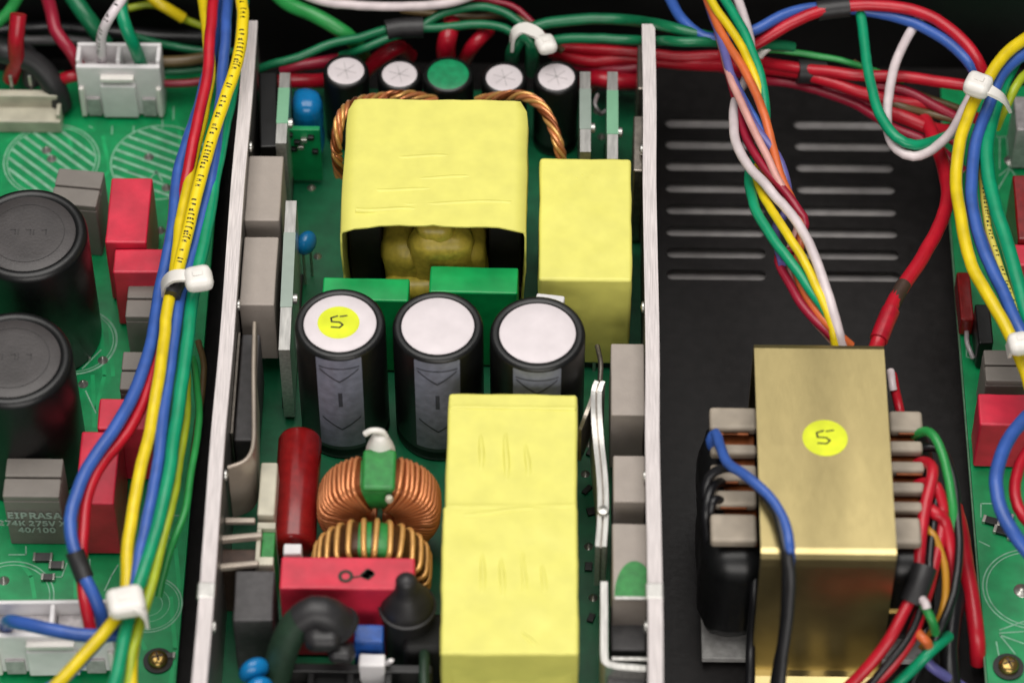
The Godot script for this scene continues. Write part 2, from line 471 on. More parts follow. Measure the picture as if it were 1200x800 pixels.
func upright_strip(pts: Array, h: float, label: String) -> Node3D:
	# small aluminium plate standing on edge; a green reflection is painted on its middle
	var o: Vector3 = (pts[0] + pts[pts.size() - 1]) / 2
	var t := thing("heatsink_strip", label, "heatsink", o + V(0, -h, 0), "thin heatsink strips standing on edge")
	var rel := PackedVector3Array()
	for p in pts: rel.append(p - o + V(0, h, 0))
	part("plate", band(rel, 3.0, h), "alu", t)
	part("foot", rbox(3.6, 1.2, rel[0].distance_to(rel[rel.size() - 1]) * 0.9, 0.3), "black", t)
	return t

# ---------------------------------------------------------------- the setting
func setting() -> void:
	# chassis floor with real ventilation slots
	var c := CSGCombiner3D.new(); c.name = "chassis_floor"; c.set_meta("kind", "structure"); add_child(c)
	c.material_override = M["floor"]
	var sheet := CSGBox3D.new(); sheet.name = "sheet"; sheet.size = Vector3(0.6, 0.0007, 0.46); sheet.position = Vector3(0.0, -0.00035, 0.0); c.add_child(sheet)
	for y in [V(58.2,0,-48.6), V(96.7,0,-48.6),V(58.3,0,-56.7), V(96.8,0,-56.7),V(58.3,0,-64.8), V(96.8,0,-64.9),V(58.4,0,-73.1), V(96.8,0,-73.1),V(58.4,0,-81.4), V(96.8,0,-81.5),V(58.5,0,-89.8), V(96.8,0,-89.9),V(58.5,0,-98.2), V(96.8,0,-98.2),V(58.6,0,-106.6), V(96.8,0,-106.6)]:
		var s := CSGPolygon3D.new(); s.name = "slot"; s.operation = CSGShape3D.OPERATION_SUBTRACTION
		var pts := PackedVector2Array(); var hw := 14.4; var r := 1.85
		for k in 9: pts.append(Vector2(hw - r + cos(-PI / 2 + PI * k / 8) * r, sin(-PI / 2 + PI * k / 8) * r) * MM)
		for k in 9: pts.append(Vector2(-hw + r + cos(PI / 2 + PI * k / 8) * r, sin(PI / 2 + PI * k / 8) * r) * MM)
		s.polygon = pts; s.depth = 0.02
		s.rotation_degrees = Vector3(-90, 0, 0); s.position = Vector3(y.x, 10, y.z) * MM
		c.add_child(s, true)
	var fl := MeshInstance3D.new(); fl.name = "added_slot_sheet"; fl.mesh = rbox(80, 1, 84, 0.1); fl.material_override = M["filter"]  # added sheet, tilted deeper at the rear so those slots look darker
	var fp := V(77.8,0,-85)
	fl.rotation_degrees.x = 2.0; fl.position = V(fp.x, -3.1, fp.z) * MM; add_child(fl)
	tag(fl, "added grey sheet under the ventilation slots beside the gold transformer", "filter")
	var t := MeshInstance3D.new(); t.name = "table_surface"; t.mesh = rbox(1600, 8, 1400, 1); t.material_override = M["wall"]
	t.position = V(0, -22, -100) * MM; t.set_meta("kind", "structure"); add_child(t)
	var w := MeshInstance3D.new(); w.name = "chassis_wall"; w.mesh = rbox(600, 110, 2, 0.5); w.material_override = M["wall"]
	var wp := V(-1.8,0,-130.6)
	w.position = V(0, 0.01, wp.z) * MM; w.set_meta("kind", "structure"); add_child(w)

func board(called: String, x0: float, x1: float, z0: float, z1: float, label: String) -> Node3D:
	var t := thing(called, label, "circuit board", V((x0 + x1) / 2, BOARD, (z0 + z1) / 2))
	part("laminate", rbox(x1 - x0, 1.6, z1 - z0, 0.2), "pcb_deep" if x1 - x0 < 115 else "pcb", t, V(0, -1.6, 0))
	for sx in [-1, 1]:
		for sz in [-1, 1]: part("standoff", lathe([V2(3, 0), V2(3, 8.35)], 12), "brass", t, V(sx * ((x1 - x0) / 2 - 6), -10, sz * ((z1 - z0) / 2 - 6)))
	return t

func hatch(s: Sheet, c: Vector3, r: float, ang: float, gap: float, w: float) -> void:
	var d := Vector2(cos(ang), sin(ang)); var nn := Vector2(-d.y, d.x); var k := -r + gap
	while k < r - 0.4:
		var l := sqrt(r * r - k * k) * 0.97
		flat_line(s, [V2(c.x, c.z) + nn * k - d * l, V2(c.x, c.z) + nn * k + d * l], w, 0.09)
		k += gap

func boards() -> void:
	var le := V(-86.4,10,71.8); var lb := V(-123.4,10,-115.7)
	var t := board("circuit_board", le.x - 150, le.x, lb.z, 150, "green amplifier circuit board under the two big black capacitors")
	var o := t.position / MM
	var s := Sheet.new()
	var c := V(-135.4,10,-80.6) - o; c.y = 0
	ring_line(s, c, 13.9, 0.45, 0.08); ring_line(s, c, 12.9, 0.35, 0.08); hatch(s, c, 12.7, 0.72, 2.9, 1.0)
	c = V(-103.8,10,-80.4) - o; c.y = 0
	ring_line(s, c, 14.2, 0.45, 0.08); hatch(s, c, 13.9, 0.42, 3.0, 1.0)
	c = V(-122.5,10,-13.9) - o; ring_line(s, c, 11.5, 0.6, 0.08, -PI / 2, PI / 2); ring_line(s, c, 10.6, 0.3, 0.08, -PI / 2, PI / 2)
	c = V(-132.2,10,72.4) - o; ring_line(s, c, 11.5, 0.4, 0.08); ring_line(s, c, 10.4, 0.3, 0.08)
	c = V(-95.3,10,74.1) - o; ring_line(s, c, 8.8, 0.4, 0.08); ring_line(s, c, 8.0, 0.25, 0.08); ring_line(s, c, 5.5, 0.18, 0.08); ring_line(s, c, 3.6, 0.18, 0.08)
	for px in [[V2(-116.4,-124),V2(-116.4,-124)]]: pass
	for q in [[V2(-149,-93),V2(-147.8,-93)], [V2(-143.6,-93.8),V2(-139.6,-93.8)], [V2(-137.6,-93.9),V2(-134.1,-93.9)], [V2(-125.6,-94),V2(-124.5,-93.4)], [V2(-118.8,-94.1),V2(-118.6,-91.1)], [V2(-112.5,-94.2),V2(-112.3,-91.2)], [V2(-104.2,-97),V2(-104,-93.6)], [V2(-101.3,-102.1),V2(-101,-97)], [V2(-134,58.7),V2(-129.4,58.6)], [V2(-129.4,58.6),V2(-129.7,55.9)], [V2(-126.6,63.6),V2(-123.7,65.7)], [V2(-123.7,65.7),V2(-119.2,65.7),V2(-118.2,61.2)], [V2(-119.8,-4.3),V2(-115.1,-11)], [V2(-118.2,3.4),V2(-114.7,11)], [V2(-112.2,59.8),V2(-111.8,63.4)], [V2(-107.4,69.9),V2(-106,65.2),V2(-104.5,61.6)], [V2(-92.2,51.2),V2(-89.6,55.3)], [V2(-91.5,45.3),V2(-88.5,45.2)], [V2(-104.8,-77.1),V2(-102.5,-73.3)], [V2(-112.7,-77),V2(-106.2,-73.9),V2(-104.3,-77.1)]]:
		var rel := []
		for p in q: rel.append(p - V2(o.x, o.z))
		flat_line(s, rel, 0.42, 0.09)
	part("silkscreen", s.done(), "silk", t).set_meta("kind", "stuff")
	for p in [V(-135.4,10,-81.3), V(-107.1,10,-82.4), V(-101.1,10,-70.7), V(-101.6,10,-54.6), V(-119.1,10,1), V(-114.3,10,-7.4), V(-137.2,10,-84.6), V(-134.5,10,67)]:
		part("solder_pad", lathe([V2(1.5, 0), V2(1.3, 0.3), V2(0.7, 0.6), V2(0.35, 1.4), V2(0, 1.5)], 16), "solder", t, p - o)
	s = Sheet.new()
	for q in [[V2(-149.1,-88),V2(-141.5,-93.1),V2(-123.9,-92.7)], [V2(-121.2,-90.1),V2(-118.1,-77),V2(-119.5,-75)], [V2(-106.6,-78.4),V2(-104,-61),V2(-104.8,-45.1)], [V2(-101.9,-51.4),V2(-98.9,-57.2),V2(-98.6,-74)], [V2(-115.9,-20.1),V2(-113.4,-2),V2(-114.8,9.9)], [V2(-113.7,-22.6),V2(-111,-2.1)], [V2(-116.7,-2),V2(-114.7,15.7)], [V2(-104.1,61),V2(-100.5,77.4),V2(-95.2,88.1)], [V2(-102.2,55.5),V2(-89.6,55.3),V2(-87.5,69.1)], [V2(-131.5,60),V2(-127.4,65.5),V2(-125.8,72.3)], [V2(-115.7,63.4),V2(-114.9,72.2)], [V2(-89.6,71.8),V2(-87.3,88),V2(-87.7,98.6)], [V2(-103.6,44.3),V2(-102.6,56.9)], [V2(-103.5,-103.7),V2(-99,-93.7),V2(-97.5,-80.5)], [V2(-131.2,-89.9),V2(-129.6,-83.4)]]:
		var rel := []
		for p in q: rel.append(p - V2(o.x, o.z))
		flat_line(s, rel, 1.1, 0.04)
	part("track", s.done(), "trace", t).set_meta("kind", "stuff")
	var re := V(125.5,10,29.8)
	t = board("circuit_board", re.x, re.x + 120, V(145.1,10,-113.9).z, 150, "green amplifier circuit board at the picture's edge beside the gold transformer")
	o = t.position / MM; s = Sheet.new()
	c = V(138.8,10,65.9) - o; ring_line(s, c, 12.6, 0.4, 0.08); ring_line(s, c, 11.6, 0.35, 0.08)
	for q in [[V2(129.8,79.1),V2(136.3,76.3)], [V2(129.7,80.1),V2(136,79.5)], [V2(129.7,80.7),V2(135.8,83.3)], [V2(129.7,80.7),V2(133.3,86.5)], [V2(128.6,82.8),V2(129,87.1)], [V2(127.2,42.8),V2(127.5,38.3),V2(133.3,38.2)], [V2(141.7,-93.7),V2(140.8,-81.2)], [V2(143.7,-93.7),V2(143.5,-80.6)], [V2(140.7,-93.7),V2(148.6,-93.1)], [V2(140.6,-78.6),V2(143.8,-81.9),V2(147.2,-73.5)], [V2(146.1,-92.1),V2(146.1,-85.5)], [V2(127.5,-23.5),V2(126.8,-11.9),V2(130.7,-10.2)], [V2(139.8,-73.4),V2(143.8,-81.2)], [V2(126.2,50.7),V2(128.9,52.3)]]:
		var rel := []
		for p in q: rel.append(p - V2(o.x, o.z))
		flat_line(s, rel, 0.4, 0.09)
	part("silkscreen", s.done(), "silk", t).set_meta("kind", "stuff")
	for p in [V(136.5,10,66.5), V(144.5,10,-84.5)]:
		part("solder_pad", lathe([V2(2.2, 0), V2(2.0, 0.3), V2(1.1, 0.35), V2(0.7, 0.9), V2(0, 1.0)], 20), "solder", t, p - o)
	part("edge_strip", rbox(0.5, 1.2, 250, 0.1), "pcb_edge", t, V(-60.3, -1.4, 0))

func supply_board() -> void:
	var l := V(-70.8,10,43.8); var r := V(34,10,42.4)
	var bk := V(-21.7,10,-109.9)
	var t := board("circuit_board", l.x - 4, r.x + 4, bk.z, 150, "green power supply circuit board between the two aluminium plates")
	var o := t.position / MM
	var rng := RandomNumberGenerator.new(); rng.seed = 5
	for p in [V(-59.1,10,-71.3), V(-63.2,10,-81), V(-56.1,10,-45.7), V(23.7,10,-102.1), V(21.3,10,19.7), V(20.4,10,29.8), V(21.3,10,53.8), V(22.5,10,70.3), V(21.3,10,8), V(25,10,-92.1)]:
		part("solder_pad", lathe([V2(1.3, 0), V2(1.1, 0.3), V2(0.5, 0.7), V2(0, 1.2)], 12), "solder", t, p - o)
	for p in [V(20.4,10,13.9), V(22.2,10,22.6), V(20.9,10,35.5), V(22.3,10,42.6), V(21.3,10,60.7), V(22,10,77.1), V(-60,10,-76.1), V(-57.9,10,-84.3), V(-62.2,10,6.2)]:
		part("chip_resistor", rbox(2.4 + rng.randf(), 0.9, 1.4 + rng.randf(), 0.15), "black", t, p - o, Vector3(0, rng.randf() * 90, 0))
	# the two heatsink plates carrying the power devices
	plate(V(-76,50,-99.7), V(-75.9,50,136.4), 3.7, "long white-edged aluminium plate along the left side of the power supply", 46)
	plate(V(37.6,50,-99.9), V(37.3,50,134.8), 3.7, "long white-edged aluminium plate beside the ventilation slots", 46)
	small_caps()
	big_caps()
	wound_parts()
	side_parts()
	front_parts()

func plate(a: Vector3, b: Vector3, w: float, label: String, h: float) -> void:
	var o := (a + b) / 2; o.y = a.y - h
	var t := thing("heatsink_plate", label, "heatsink", o, "aluminium plates flanking the power supply")
	part("panel", band(PackedVector3Array([a - o - V(0, 0.5, 0), b - o - V(0, 0.5, 0)]), w - 0.6, h - 0.5), "plate_face", t)
	# bright milled top edge with slight wander
	var pts := []
	for k in 9:
		var p := a.lerp(b, k / 8.0) - o
		pts.append(p + V(0.18 * sin(k * 2.1), 0, 0))
	part("top_edge", band(smooth_path(pts, 6.0), w, 2.2), "plate", t)
	var d := (b - a).normalized()
	for k in [0.18, 0.42, 0.66, 0.86]:
		part("rivet", lathe([V2(1.6, 0), V2(1.5, 0.5), V2(0, 0.9)], 16), "alu", t, a.lerp(b, k) - o + V(-w / 2 if a.x > 0 else w / 2, -6, 0), Vector3(0, 0, 90 if a.x > 0 else -90))
	var js := a.lerp(b, 0.83) - o
	part("joint", rbox(w + 0.9, 1.6, 5, 0.5), "alu", t, js + V(0, -1.5, 0))

func small_caps() -> void:
	var g := "small electrolytic capacitors in a row behind the supply transformer"
	var spots := [
		[V(-49,38,-91.9), 6.6, "can", "white-topped small capacitor at the left end of the back row"],
		[V(-33.6,37,-91.7), 6.4, "can", "small white-topped capacitor just left of the green-topped one"],
		[V(-19.6,38,-91), 7.3, "green_top", "small capacitor with a bright green top in the back row"],
		[V(-3.5,37,-90.8), 6.6, "can", "small white-topped capacitor just right of the green-topped one"],
		[V(11.5,38,-90.4), 6.6, "can", "white-topped small capacitor at the right end of the back row"]]
	for q in spots:
		electrolytic(q[0], q[1], q[1] - 1.35, BOARD, q[3], g, q[2], q[2] == "can", "small_capacitor")

func big_caps() -> void:
	var g := "three large electrolytic capacitors in the middle of the supply"
	var spots := [[V(-45.5,55,13.8), 12.1, "big white-topped capacitor carrying a yellow sticker"], [V(-19.5,55,14.3), 12.1, "middle big white-topped capacitor of the three, without a sticker"], [V(7,55,16.3), 12.7, "big white-topped capacitor beside the narrow yellow transformer"]]
	var n := 0
	for q in spots:
		var t := electrolytic(q[0], q[1], q[1] * 0.8, BOARD, q[2], g, "can", false)
		var h: float = q[0].y - BOARD; var r: float = q[1]
		var st := part("label_stripe", arc_patch(r + 0.06, 6, h - 1.1, PI / 2 - 0.52, PI / 2 + 0.52), "stripe", t)
		for y in [h - 6.0, h - 27.0]:
			var s := Sheet.new()
			for sg in [-1.0, 1.0]:
				for k in 6:
					var a0: float = PI / 2 + sg * 0.44 * k / 6.0; var a1: float = PI / 2 + sg * 0.44 * (k + 1) / 6.0
					var y0: float = y - 4.5 + 4.5 * k / 6.0; var y1: float = y - 4.5 + 4.5 * (k + 1) / 6.0; var rr := r + 0.11
					s.flat(V(cos(a0) * rr, y0, sin(a0) * rr), V(cos(a1) * rr, y1, sin(a1) * rr), V(cos(a1) * rr, y1 + 0.7, sin(a1) * rr), V(cos(a0) * rr, y0 + 0.7, sin(a0) * rr), V(0, 0, 1))
			part("chevron", s.done(), "mark", st)
		part("minus_sign", arc_patch(r + 0.1, h - 21, h - 15, PI / 2 - 0.045, PI / 2 + 0.045), "mark", st)
		part("label_seam", arc_patch(r + 0.1, h - 4.8, h - 4.3, PI / 2 - 0.46, PI / 2 + 0.46), "mark", st)
		if n == 0: sticker(t, V(-0.4, h - 0.28, -0.2), 5.6, 1, 0.97)
		n += 1

func tape_ring(w: float, h: float, d: float, th: float, rad: float, seed_: int) -> ArrayMesh:
	# a wrap of tape: a loop round the z axis, open at both ends, edges a little wavy
	var s := Sheet.new(); var f := FastNoiseLite.new(); f.seed = seed_; f.frequency = 0.06
	var prof := []; var cnt := 72
	for k in cnt:
		var a := TAU * k / cnt; var p := Vector2(cos(a), sin(a))
		var m := maxf(absf(p.x), absf(p.y)); var q := p / m
		q = Vector2(q.x * w / 2, q.y * h / 2)
		var inner := q.clamp(Vector2(-w / 2 + rad, -h / 2 + rad), Vector2(w / 2 - rad, h / 2 - rad))
		var nn := (q - inner).normalized() if q.distance_to(inner) > 0.001 else p
		prof.append([inner + nn * rad, nn])
	var nz := 12
	for k in cnt:
		for j in nz:
			var quad := []; var nr := []
			for e in [[k, j], [(k + 1) % cnt, j], [(k + 1) % cnt, j + 1], [k, j + 1]]:
				var p: Vector2 = prof[e[0]][0]; var nn: Vector2 = prof[e[0]][1]
				var tz := float(e[1]) / nz; var z: float = lerpf(-d / 2, d / 2, tz)
				var bow := 0.0
				if e[1] == nz: bow = 0.9 * f.get_noise_2d(p.x * 1.4, p.y * 1.4)
				var swell: float = f.get_noise_3d(p.x, p.y, z) * 0.5
				# the front lip of the wrap dips where nothing holds it
				var dip := 0.0
				if tz > 0.75 and p.y > h / 2 - 2 and absf(p.x) > w * 0.3: dip = -(tz - 0.75) * 4.0 * (7.0 if p.x < 0 else 5.0) * (absf(p.x) / (w / 2) - 0.6)
				if tz < 0.09: nn = nn; p = Vector2(p.x - signf(p.x) * maxf(0.0, absf(p.x) - w / 2 + 3.0) * 0.7 * (1.0 - tz / 0.09), p.y)
				var pull := Vector2(-signf(p.x) * maxf(0.0, -p.y + h * 0.1) * 0.05, dip)
				quad.append(Vector3(p.x + nn.x * swell + pull.x, p.y + h / 2 + nn.y * swell + pull.y, z + bow)); nr.append(Vector3(nn.x, nn.y, 0))
			s.quad(quad[0], quad[1], quad[2], quad[3], nr[0], nr[1], nr[2], nr[3])
			var qi := []
			for i in 4: qi.append(quad[i] - nr[i] * th)
			s.quad(qi[0], qi[1], qi[2], qi[3], -nr[0], -nr[1], -nr[2], -nr[3])
			if j == nz - 1: s.flat(quad[2], quad[3], qi[3], qi[2], Vector3(0, 0, 1))
			if j == 0: s.flat(quad[0], quad[1], qi[1], qi[0], Vector3(0, 0, -1))
	return s.done()

func wound_parts() -> void:
	# yellow-wrapped transformer with an open front
	var tp := V(-21.6,58,-40.4); var w := 50.6; var d := 45.5
	var t := thing("wrapped_transformer", "wide yellow-taped transformer whose dark open front shows its winding", "transformer", V(tp.x, BOARD, tp.z))
	var tape := part("tape_wrap", tape_ring(w, 47.5, d, 0.5, 1.5, 4), "yellow", t, V(0, 0.3, 0))
	for q in [[-4.0, -2.0, 20.0], [2.0, 5.5, 24.0], [-8.0, 10.0, 22.0], [6.0, 14.5, 30.0], [-12.0, 17.0, 18.0]]: part("crease", ridge(q[2], 0.9, 0.35, 0.5), "yellow", tape, V(q[0], 47.5, q[1]), Vector3(0, q[0] * 0.15, 0))
	part("core", rbox(w - 2.2, 9, d - 14, 0.8), "ferrite", t, V(0, 37.8, -3))
	part("core", rbox(w - 2.2, 8, d - 14, 0.8), "ferrite", t, V(0, 1, -3))
	for s in [-1, 1]: part("core", rbox(9, 28.8, d - 14, 0.8), "ferrite", t, V(s * (w / 2 - 6), 9, -3))
	part("bobbin", rbox(38, 2.5, d - 12, 0.5), "black", t, V(0, 9.5, 0))
	var wd := part("winding", rbox(29, 22, 37, 6, 12, 1.4, 21), "yellow_old", t, V(0, 12, 2.5))
	part("fold", rbox(18, 22, 12, 5.5, 10, 1.6, 22), "yellow_old", wd, V(2, 6, 15))
	part("fold", rbox(27, 10, 8, 3.8, 10, 1.6, 23), "yellow_old", wd, V(-1, 2, 19), Vector3(0, 0, 4))
	part("fold", rbox(11, 8, 9, 3.5, 8, 1.6, 24), "yellow_old", wd, V(0, 24, 14.5))
	for x in [-16, -8, 0, 8, 16]: part("pin", lathe([V2(0.6, 0), V2(0.6, 9)], 8), "solder", t, V(x, 0, d / 2 - 6))
	# litz wire loop that comes out behind it
	for q in [[[V(-49.6,30,-59.1),V(-50,44,-58.1),V(-48.6,50,-63.9),V(-44.8,46,-72.4),V(-37.5,41,-78.9),V(-33.5,42,-78.7),V(-29.8,40,-80.5),V(-23.1,36,-82.2)], "twisted copper litz lead curling behind the yellow-taped transformer's left corner"], [[V(-10.9,36,-82.4),V(-3.5,42,-78.8),V(1.8,45,-76.5),V(6.7,46,-72.4),V(9.9,45,-66.9),V(12.1,43,-60.5),V(13.6,36,-57.7)], "twisted copper litz lead arching down the yellow-taped transformer's right side"]]:
		litz(q[0], q[1])
	# slim yellow transformer
	film_tape(V(19.7,50,-27.4), Vector2(25.3,43.5), "narrow yellow-taped transformer beside the bare-edged plate", 31, 1)
	film_tape(V(0.7,50,73.6), Vector2(34,81.7), "long yellow-taped transformer with a creased seam at the bottom", 33, 2)
	# green film capacitors behind the big capacitors
	film_box(V(-39.9,42,-8.2), Vector2(23.6,8), "green_box", "left of two bright green box capacitors under the open transformer", BOARD, "green box capacitors", "film_capacitor", 0, 4)
	film_box(V(-10.5,43,-11.1), Vector2(24.1,9.3), "green_box", "taller right one of two bright green box capacitors", BOARD, "green box capacitors", "film_capacitor", 0, 5)
	toroid(V(-34.3,46,55), 16.4, 11.0, 13.2, 31, "copper", "large copper-wound green toroid choke with a white divider on top", 0.25, true)
	toroid(V(-35.8,42,72.8), 15.8, 6.4, 12.6, 27, "copper_gold", "smaller toroid choke with spaced golden turns over a green core", 0.0, false)

func litz(pts: Array, label: String) -> void:
	var o: Vector3 = pts[0]; var rel := []
	for p in pts: rel.append(p - o)
	var path := smooth_path(rel, 0.8); var t := thing("litz_wire", label, "wire", o, "copper litz leads of the supply transformer")
	for k in 5:
		var strand := PackedVector3Array()
		for i in path.size():
			var d := (path[mini(i + 1, path.size() - 1)] - path[maxi(i - 1, 0)]).normalized()
			var sd := d.cross(Vector3.UP).normalized(); var up := sd.cross(d); var a := i * 0.32 + TAU * k / 5
			strand.append(path[i] + (sd * cos(a) + up * sin(a)) * 1.05)
		part("strand", tube(strand, 0.66, 8), ["copper", "copper_gold", "copper_dark", "copper", "copper_gold"][k], t)

func film_tape(top: Vector3, size: Vector2, label: String, seed_: int, which: int) -> void:
	var t := thing("wrapped_transformer", label, "transformer", V(top.x, BOARD, top.z))
	var h := top.y - BOARD
	part("bobbin", rbox(size.x - 2, 5, size.y - 2, 0.5), "black", t)
	part("body", rbox(size.x, h - 3, size.y, 1.0, 22, 0.3, seed_), "yellow", t, V(0, 3, 0))
	if which == 2:
		# outer turn of tape that ends half way, leaving a raised edge
		part("tape_layer", rbox(size.x + 0.5, h - 5, size.y * 0.555, 0.8, 18, 0.4, seed_ + 1), "yellow", t, V(0, 5.4, size.y * 0.226), Vector3(0, 0.7, 0))
		part("tape_edge", rbox(size.x * 0.985, 0.9, 1.5, 0.44, 14, 0.3, 7), "yellow", t, V(0, h - 0.6, -size.y * 0.05), Vector3(0, 1.1, 0))
		part("tape_edge", rbox(size.x * 0.97, 0.8, 1.2, 0.39, 14, 0.25, 8), "yellow", t, V(0, h - 0.52, -size.y * 0.44), Vector3(0, -0.4, 0))
		for q in [[-8.0, -22.0, 14.0], [-1.5, -20.0, 18.0], [4.0, -19.0, 12.0], [-7.0, 16.0, 18.0], [-2.0, 18.0, 15.0], [3.5, 17.0, 17.0], [8.5, 18.0, 13.0]]:
			part("wrinkle", ridge(q[2], 1.0, 0.42, 0.3), "yellow", t, V(q[0], h + (0.25 if q[1] > 0 else 0.0), q[1]), Vector3(0, 90 + q[0] * 0.2, 0))
		part("crease", ridge(10, 0.8, 0.5, 0.6), "yellow", t, V(5.0, h + 0.1, size.y / 2 - 4.5), Vector3(0, -58, 0))
		part("crease", ridge(size.x * 0.8, 0.9, 0.45, 0.8), "yellow", t, V(-2, h + 0.2, -size.y * 0.03), Vector3(0, 2, 0))
		part("flap", rbox(size.x * 0.9, 15, 1.0, 0.45, 12, 0.7, 7), "yellow", t, V(1.5, h - 21, size.y / 2 + 0.3), Vector3(-3, 0, 3.0))
	else:
		# row of small pressed dots near its back edge
		for k in 14: part("pressed_dot", lathe([V2(0.28, 0), V2(0.22, 0.12), V2(0, 0.14)], 8), "yellow", t, V(-9.6 + k * 1.45, h - 0.02, -size.y * 0.36 + (k % 2) * 1.2))
	for x in [-0.35, -0.12, 0.12, 0.35]: part("pin", lathe([V2(0.5, 0), V2(0.5, 4)], 8), "solder", t, V(x * size.x, 0, size.y / 2 - 0.2))

func toroid(top: Vector3, ro: float, th: float, depth: float, turns: int, m: String, label: String, gap: float, divided: bool) -> void:
	var t := thing("toroid_choke", label, "choke", V(top.x, BOARD, top.z), "toroid chokes of the supply input")
	var cy := top.y - ro - BOARD; var s := Sheet.new()
	# core: rounded rectangular section swept about z; a darker varnished bed lies under the turns
	var rm := ro - th / 2 - 0.8
	ring_body(s, rm, th - 0.2, depth - 2.0, cy, [V2(0, TAU)])
	part("core", s.done(), "green_core", t)
	s = Sheet.new()
	ring_body(s, rm, th + 0.25, depth - 1.6, cy, [V2(PI / 2 + gap + 0.04, PI * 1.5 - gap - 0.03), V2(PI * 1.5 + gap + 0.03, PI * 2.5 - gap - 0.04)] if divided else [V2(PI / 2 + 0.2, PI * 2.5 - 0.34), V2(PI / 2 - 0.1, PI / 2 - 0.03)])
	part("varnish", s.done(), "copper_dark" if divided else "varnish", t)
	# turns of wire, one closed loop each, joined: far too thin to pick apart
	s = Sheet.new(); var wr := 0.64 if divided else 0.8
	var rng := RandomNumberGenerator.new(); rng.seed = int(turns)
	var wrapped := th / 2 + 0.35
	for layer in ([0.0, 0.5] if divided else [0.0]):
		for k in turns:
			var u: float = (k + layer + 0.5) / turns
			var a: float = PI / 2 + TAU * u
			if divided:
				var sidea: float = u * TAU
				if absf(wrapf(sidea, -PI, PI)) < gap + 0.07 or absf(wrapf(sidea - PI, -PI, PI)) < gap: continue
			a += rng.randf_range(-0.02, 0.02)
			var rd := Vector3(cos(a), sin(a), 0); var tg := Vector3(-sin(a), cos(a), 0)
			var loop := PackedVector3Array(); var lean := rng.randf_range(-0.35, 0.35)
			for j in 17:
				var b := TAU * j / 16
				var e := Vector2(signf(cos(b)) * pow(absf(cos(b)), 0.5), signf(sin(b)) * pow(absf(sin(b)), 0.5))
				loop.append(rd * (rm + e.x * wrapped) + V(0, cy, e.y * (depth / 2 - 0.5)) + tg * e.y * lean)
			tube(loop, wr, 6, s, -1.0, false)
	var wnd := part("winding", s.done(), m, t); wnd.set_meta("kind", "stuff")
	# dark enamel bed under the turns
	if divided:
		part("core_sleeve", rbox(8.8, 2.2, depth - 0.4, 1.0), "green_core", t, V(0.4, cy + ro - 2.0, 0))
		# white divider knob standing on the ring behind
		var dv := part("divider", lathe([V2(3.9, 0), V2(3.6, 1.5), V2(2.6, 4.5), V2(1.9, 6.2), V2(1.4, 6.8), V2(0, 7)], 24), "nylon", t, V(0.4, cy + ro - 3, -depth / 2 - 1.6))
		part("hook", tube(smooth_path([V(1.6, 6, 0), V(0.5, 8.2, 0), V(-2.0, 8.8, 0.2), V(-3.8, 7.6, 0.4)], 0.6), 0.85, 8), "nylon", dv)
		part("bead", lathe([V2(0.9, 0), V2(1.2, 0.8), V2(0.8, 1.8), V2(0, 2)], 12), "cream", t, V(3.2, cy + ro - 4.5, depth / 2 + 0.4))
	part("base", rbox(ro * 1.5, maxf(cy - ro, 1.5), depth, 0.4), "black", t)

func ring_body(s: Sheet, rm: float, th: float, depth: float, cy: float, spans: Array) -> void:
	var sec := []
	for k in 20:
		var a := TAU * k / 20
		var e := Vector2(signf(cos(a)) * pow(absf(cos(a)), 0.45), signf(sin(a)) * pow(absf(sin(a)), 0.45))
		sec.append([Vector2(e.x * th / 2, e.y * depth / 2), Vector2(cos(a), sin(a))])
	for sp in spans:
		var n := maxi(4, int((sp.y - sp.x) * 10))
		for i in n:
			for k in 20:
				var q := []; var nn := []
				for e in [[i, k], [i + 1, k], [i + 1, (k + 1) % 20], [i, (k + 1) % 20]]:
					var a: float = lerpf(sp.x, sp.y, float(e[0]) / n); var c = sec[e[1]]; var rd := Vector3(cos(a), sin(a), 0)
					q.append(rd * (rm + c[0].x) + V(0, cy, c[0].y)); nn.append(rd * c[1].x + V(0, 0, c[1].y))
				s.quad(q[0], q[1], q[2], q[3], nn[0], nn[1], nn[2], nn[3])

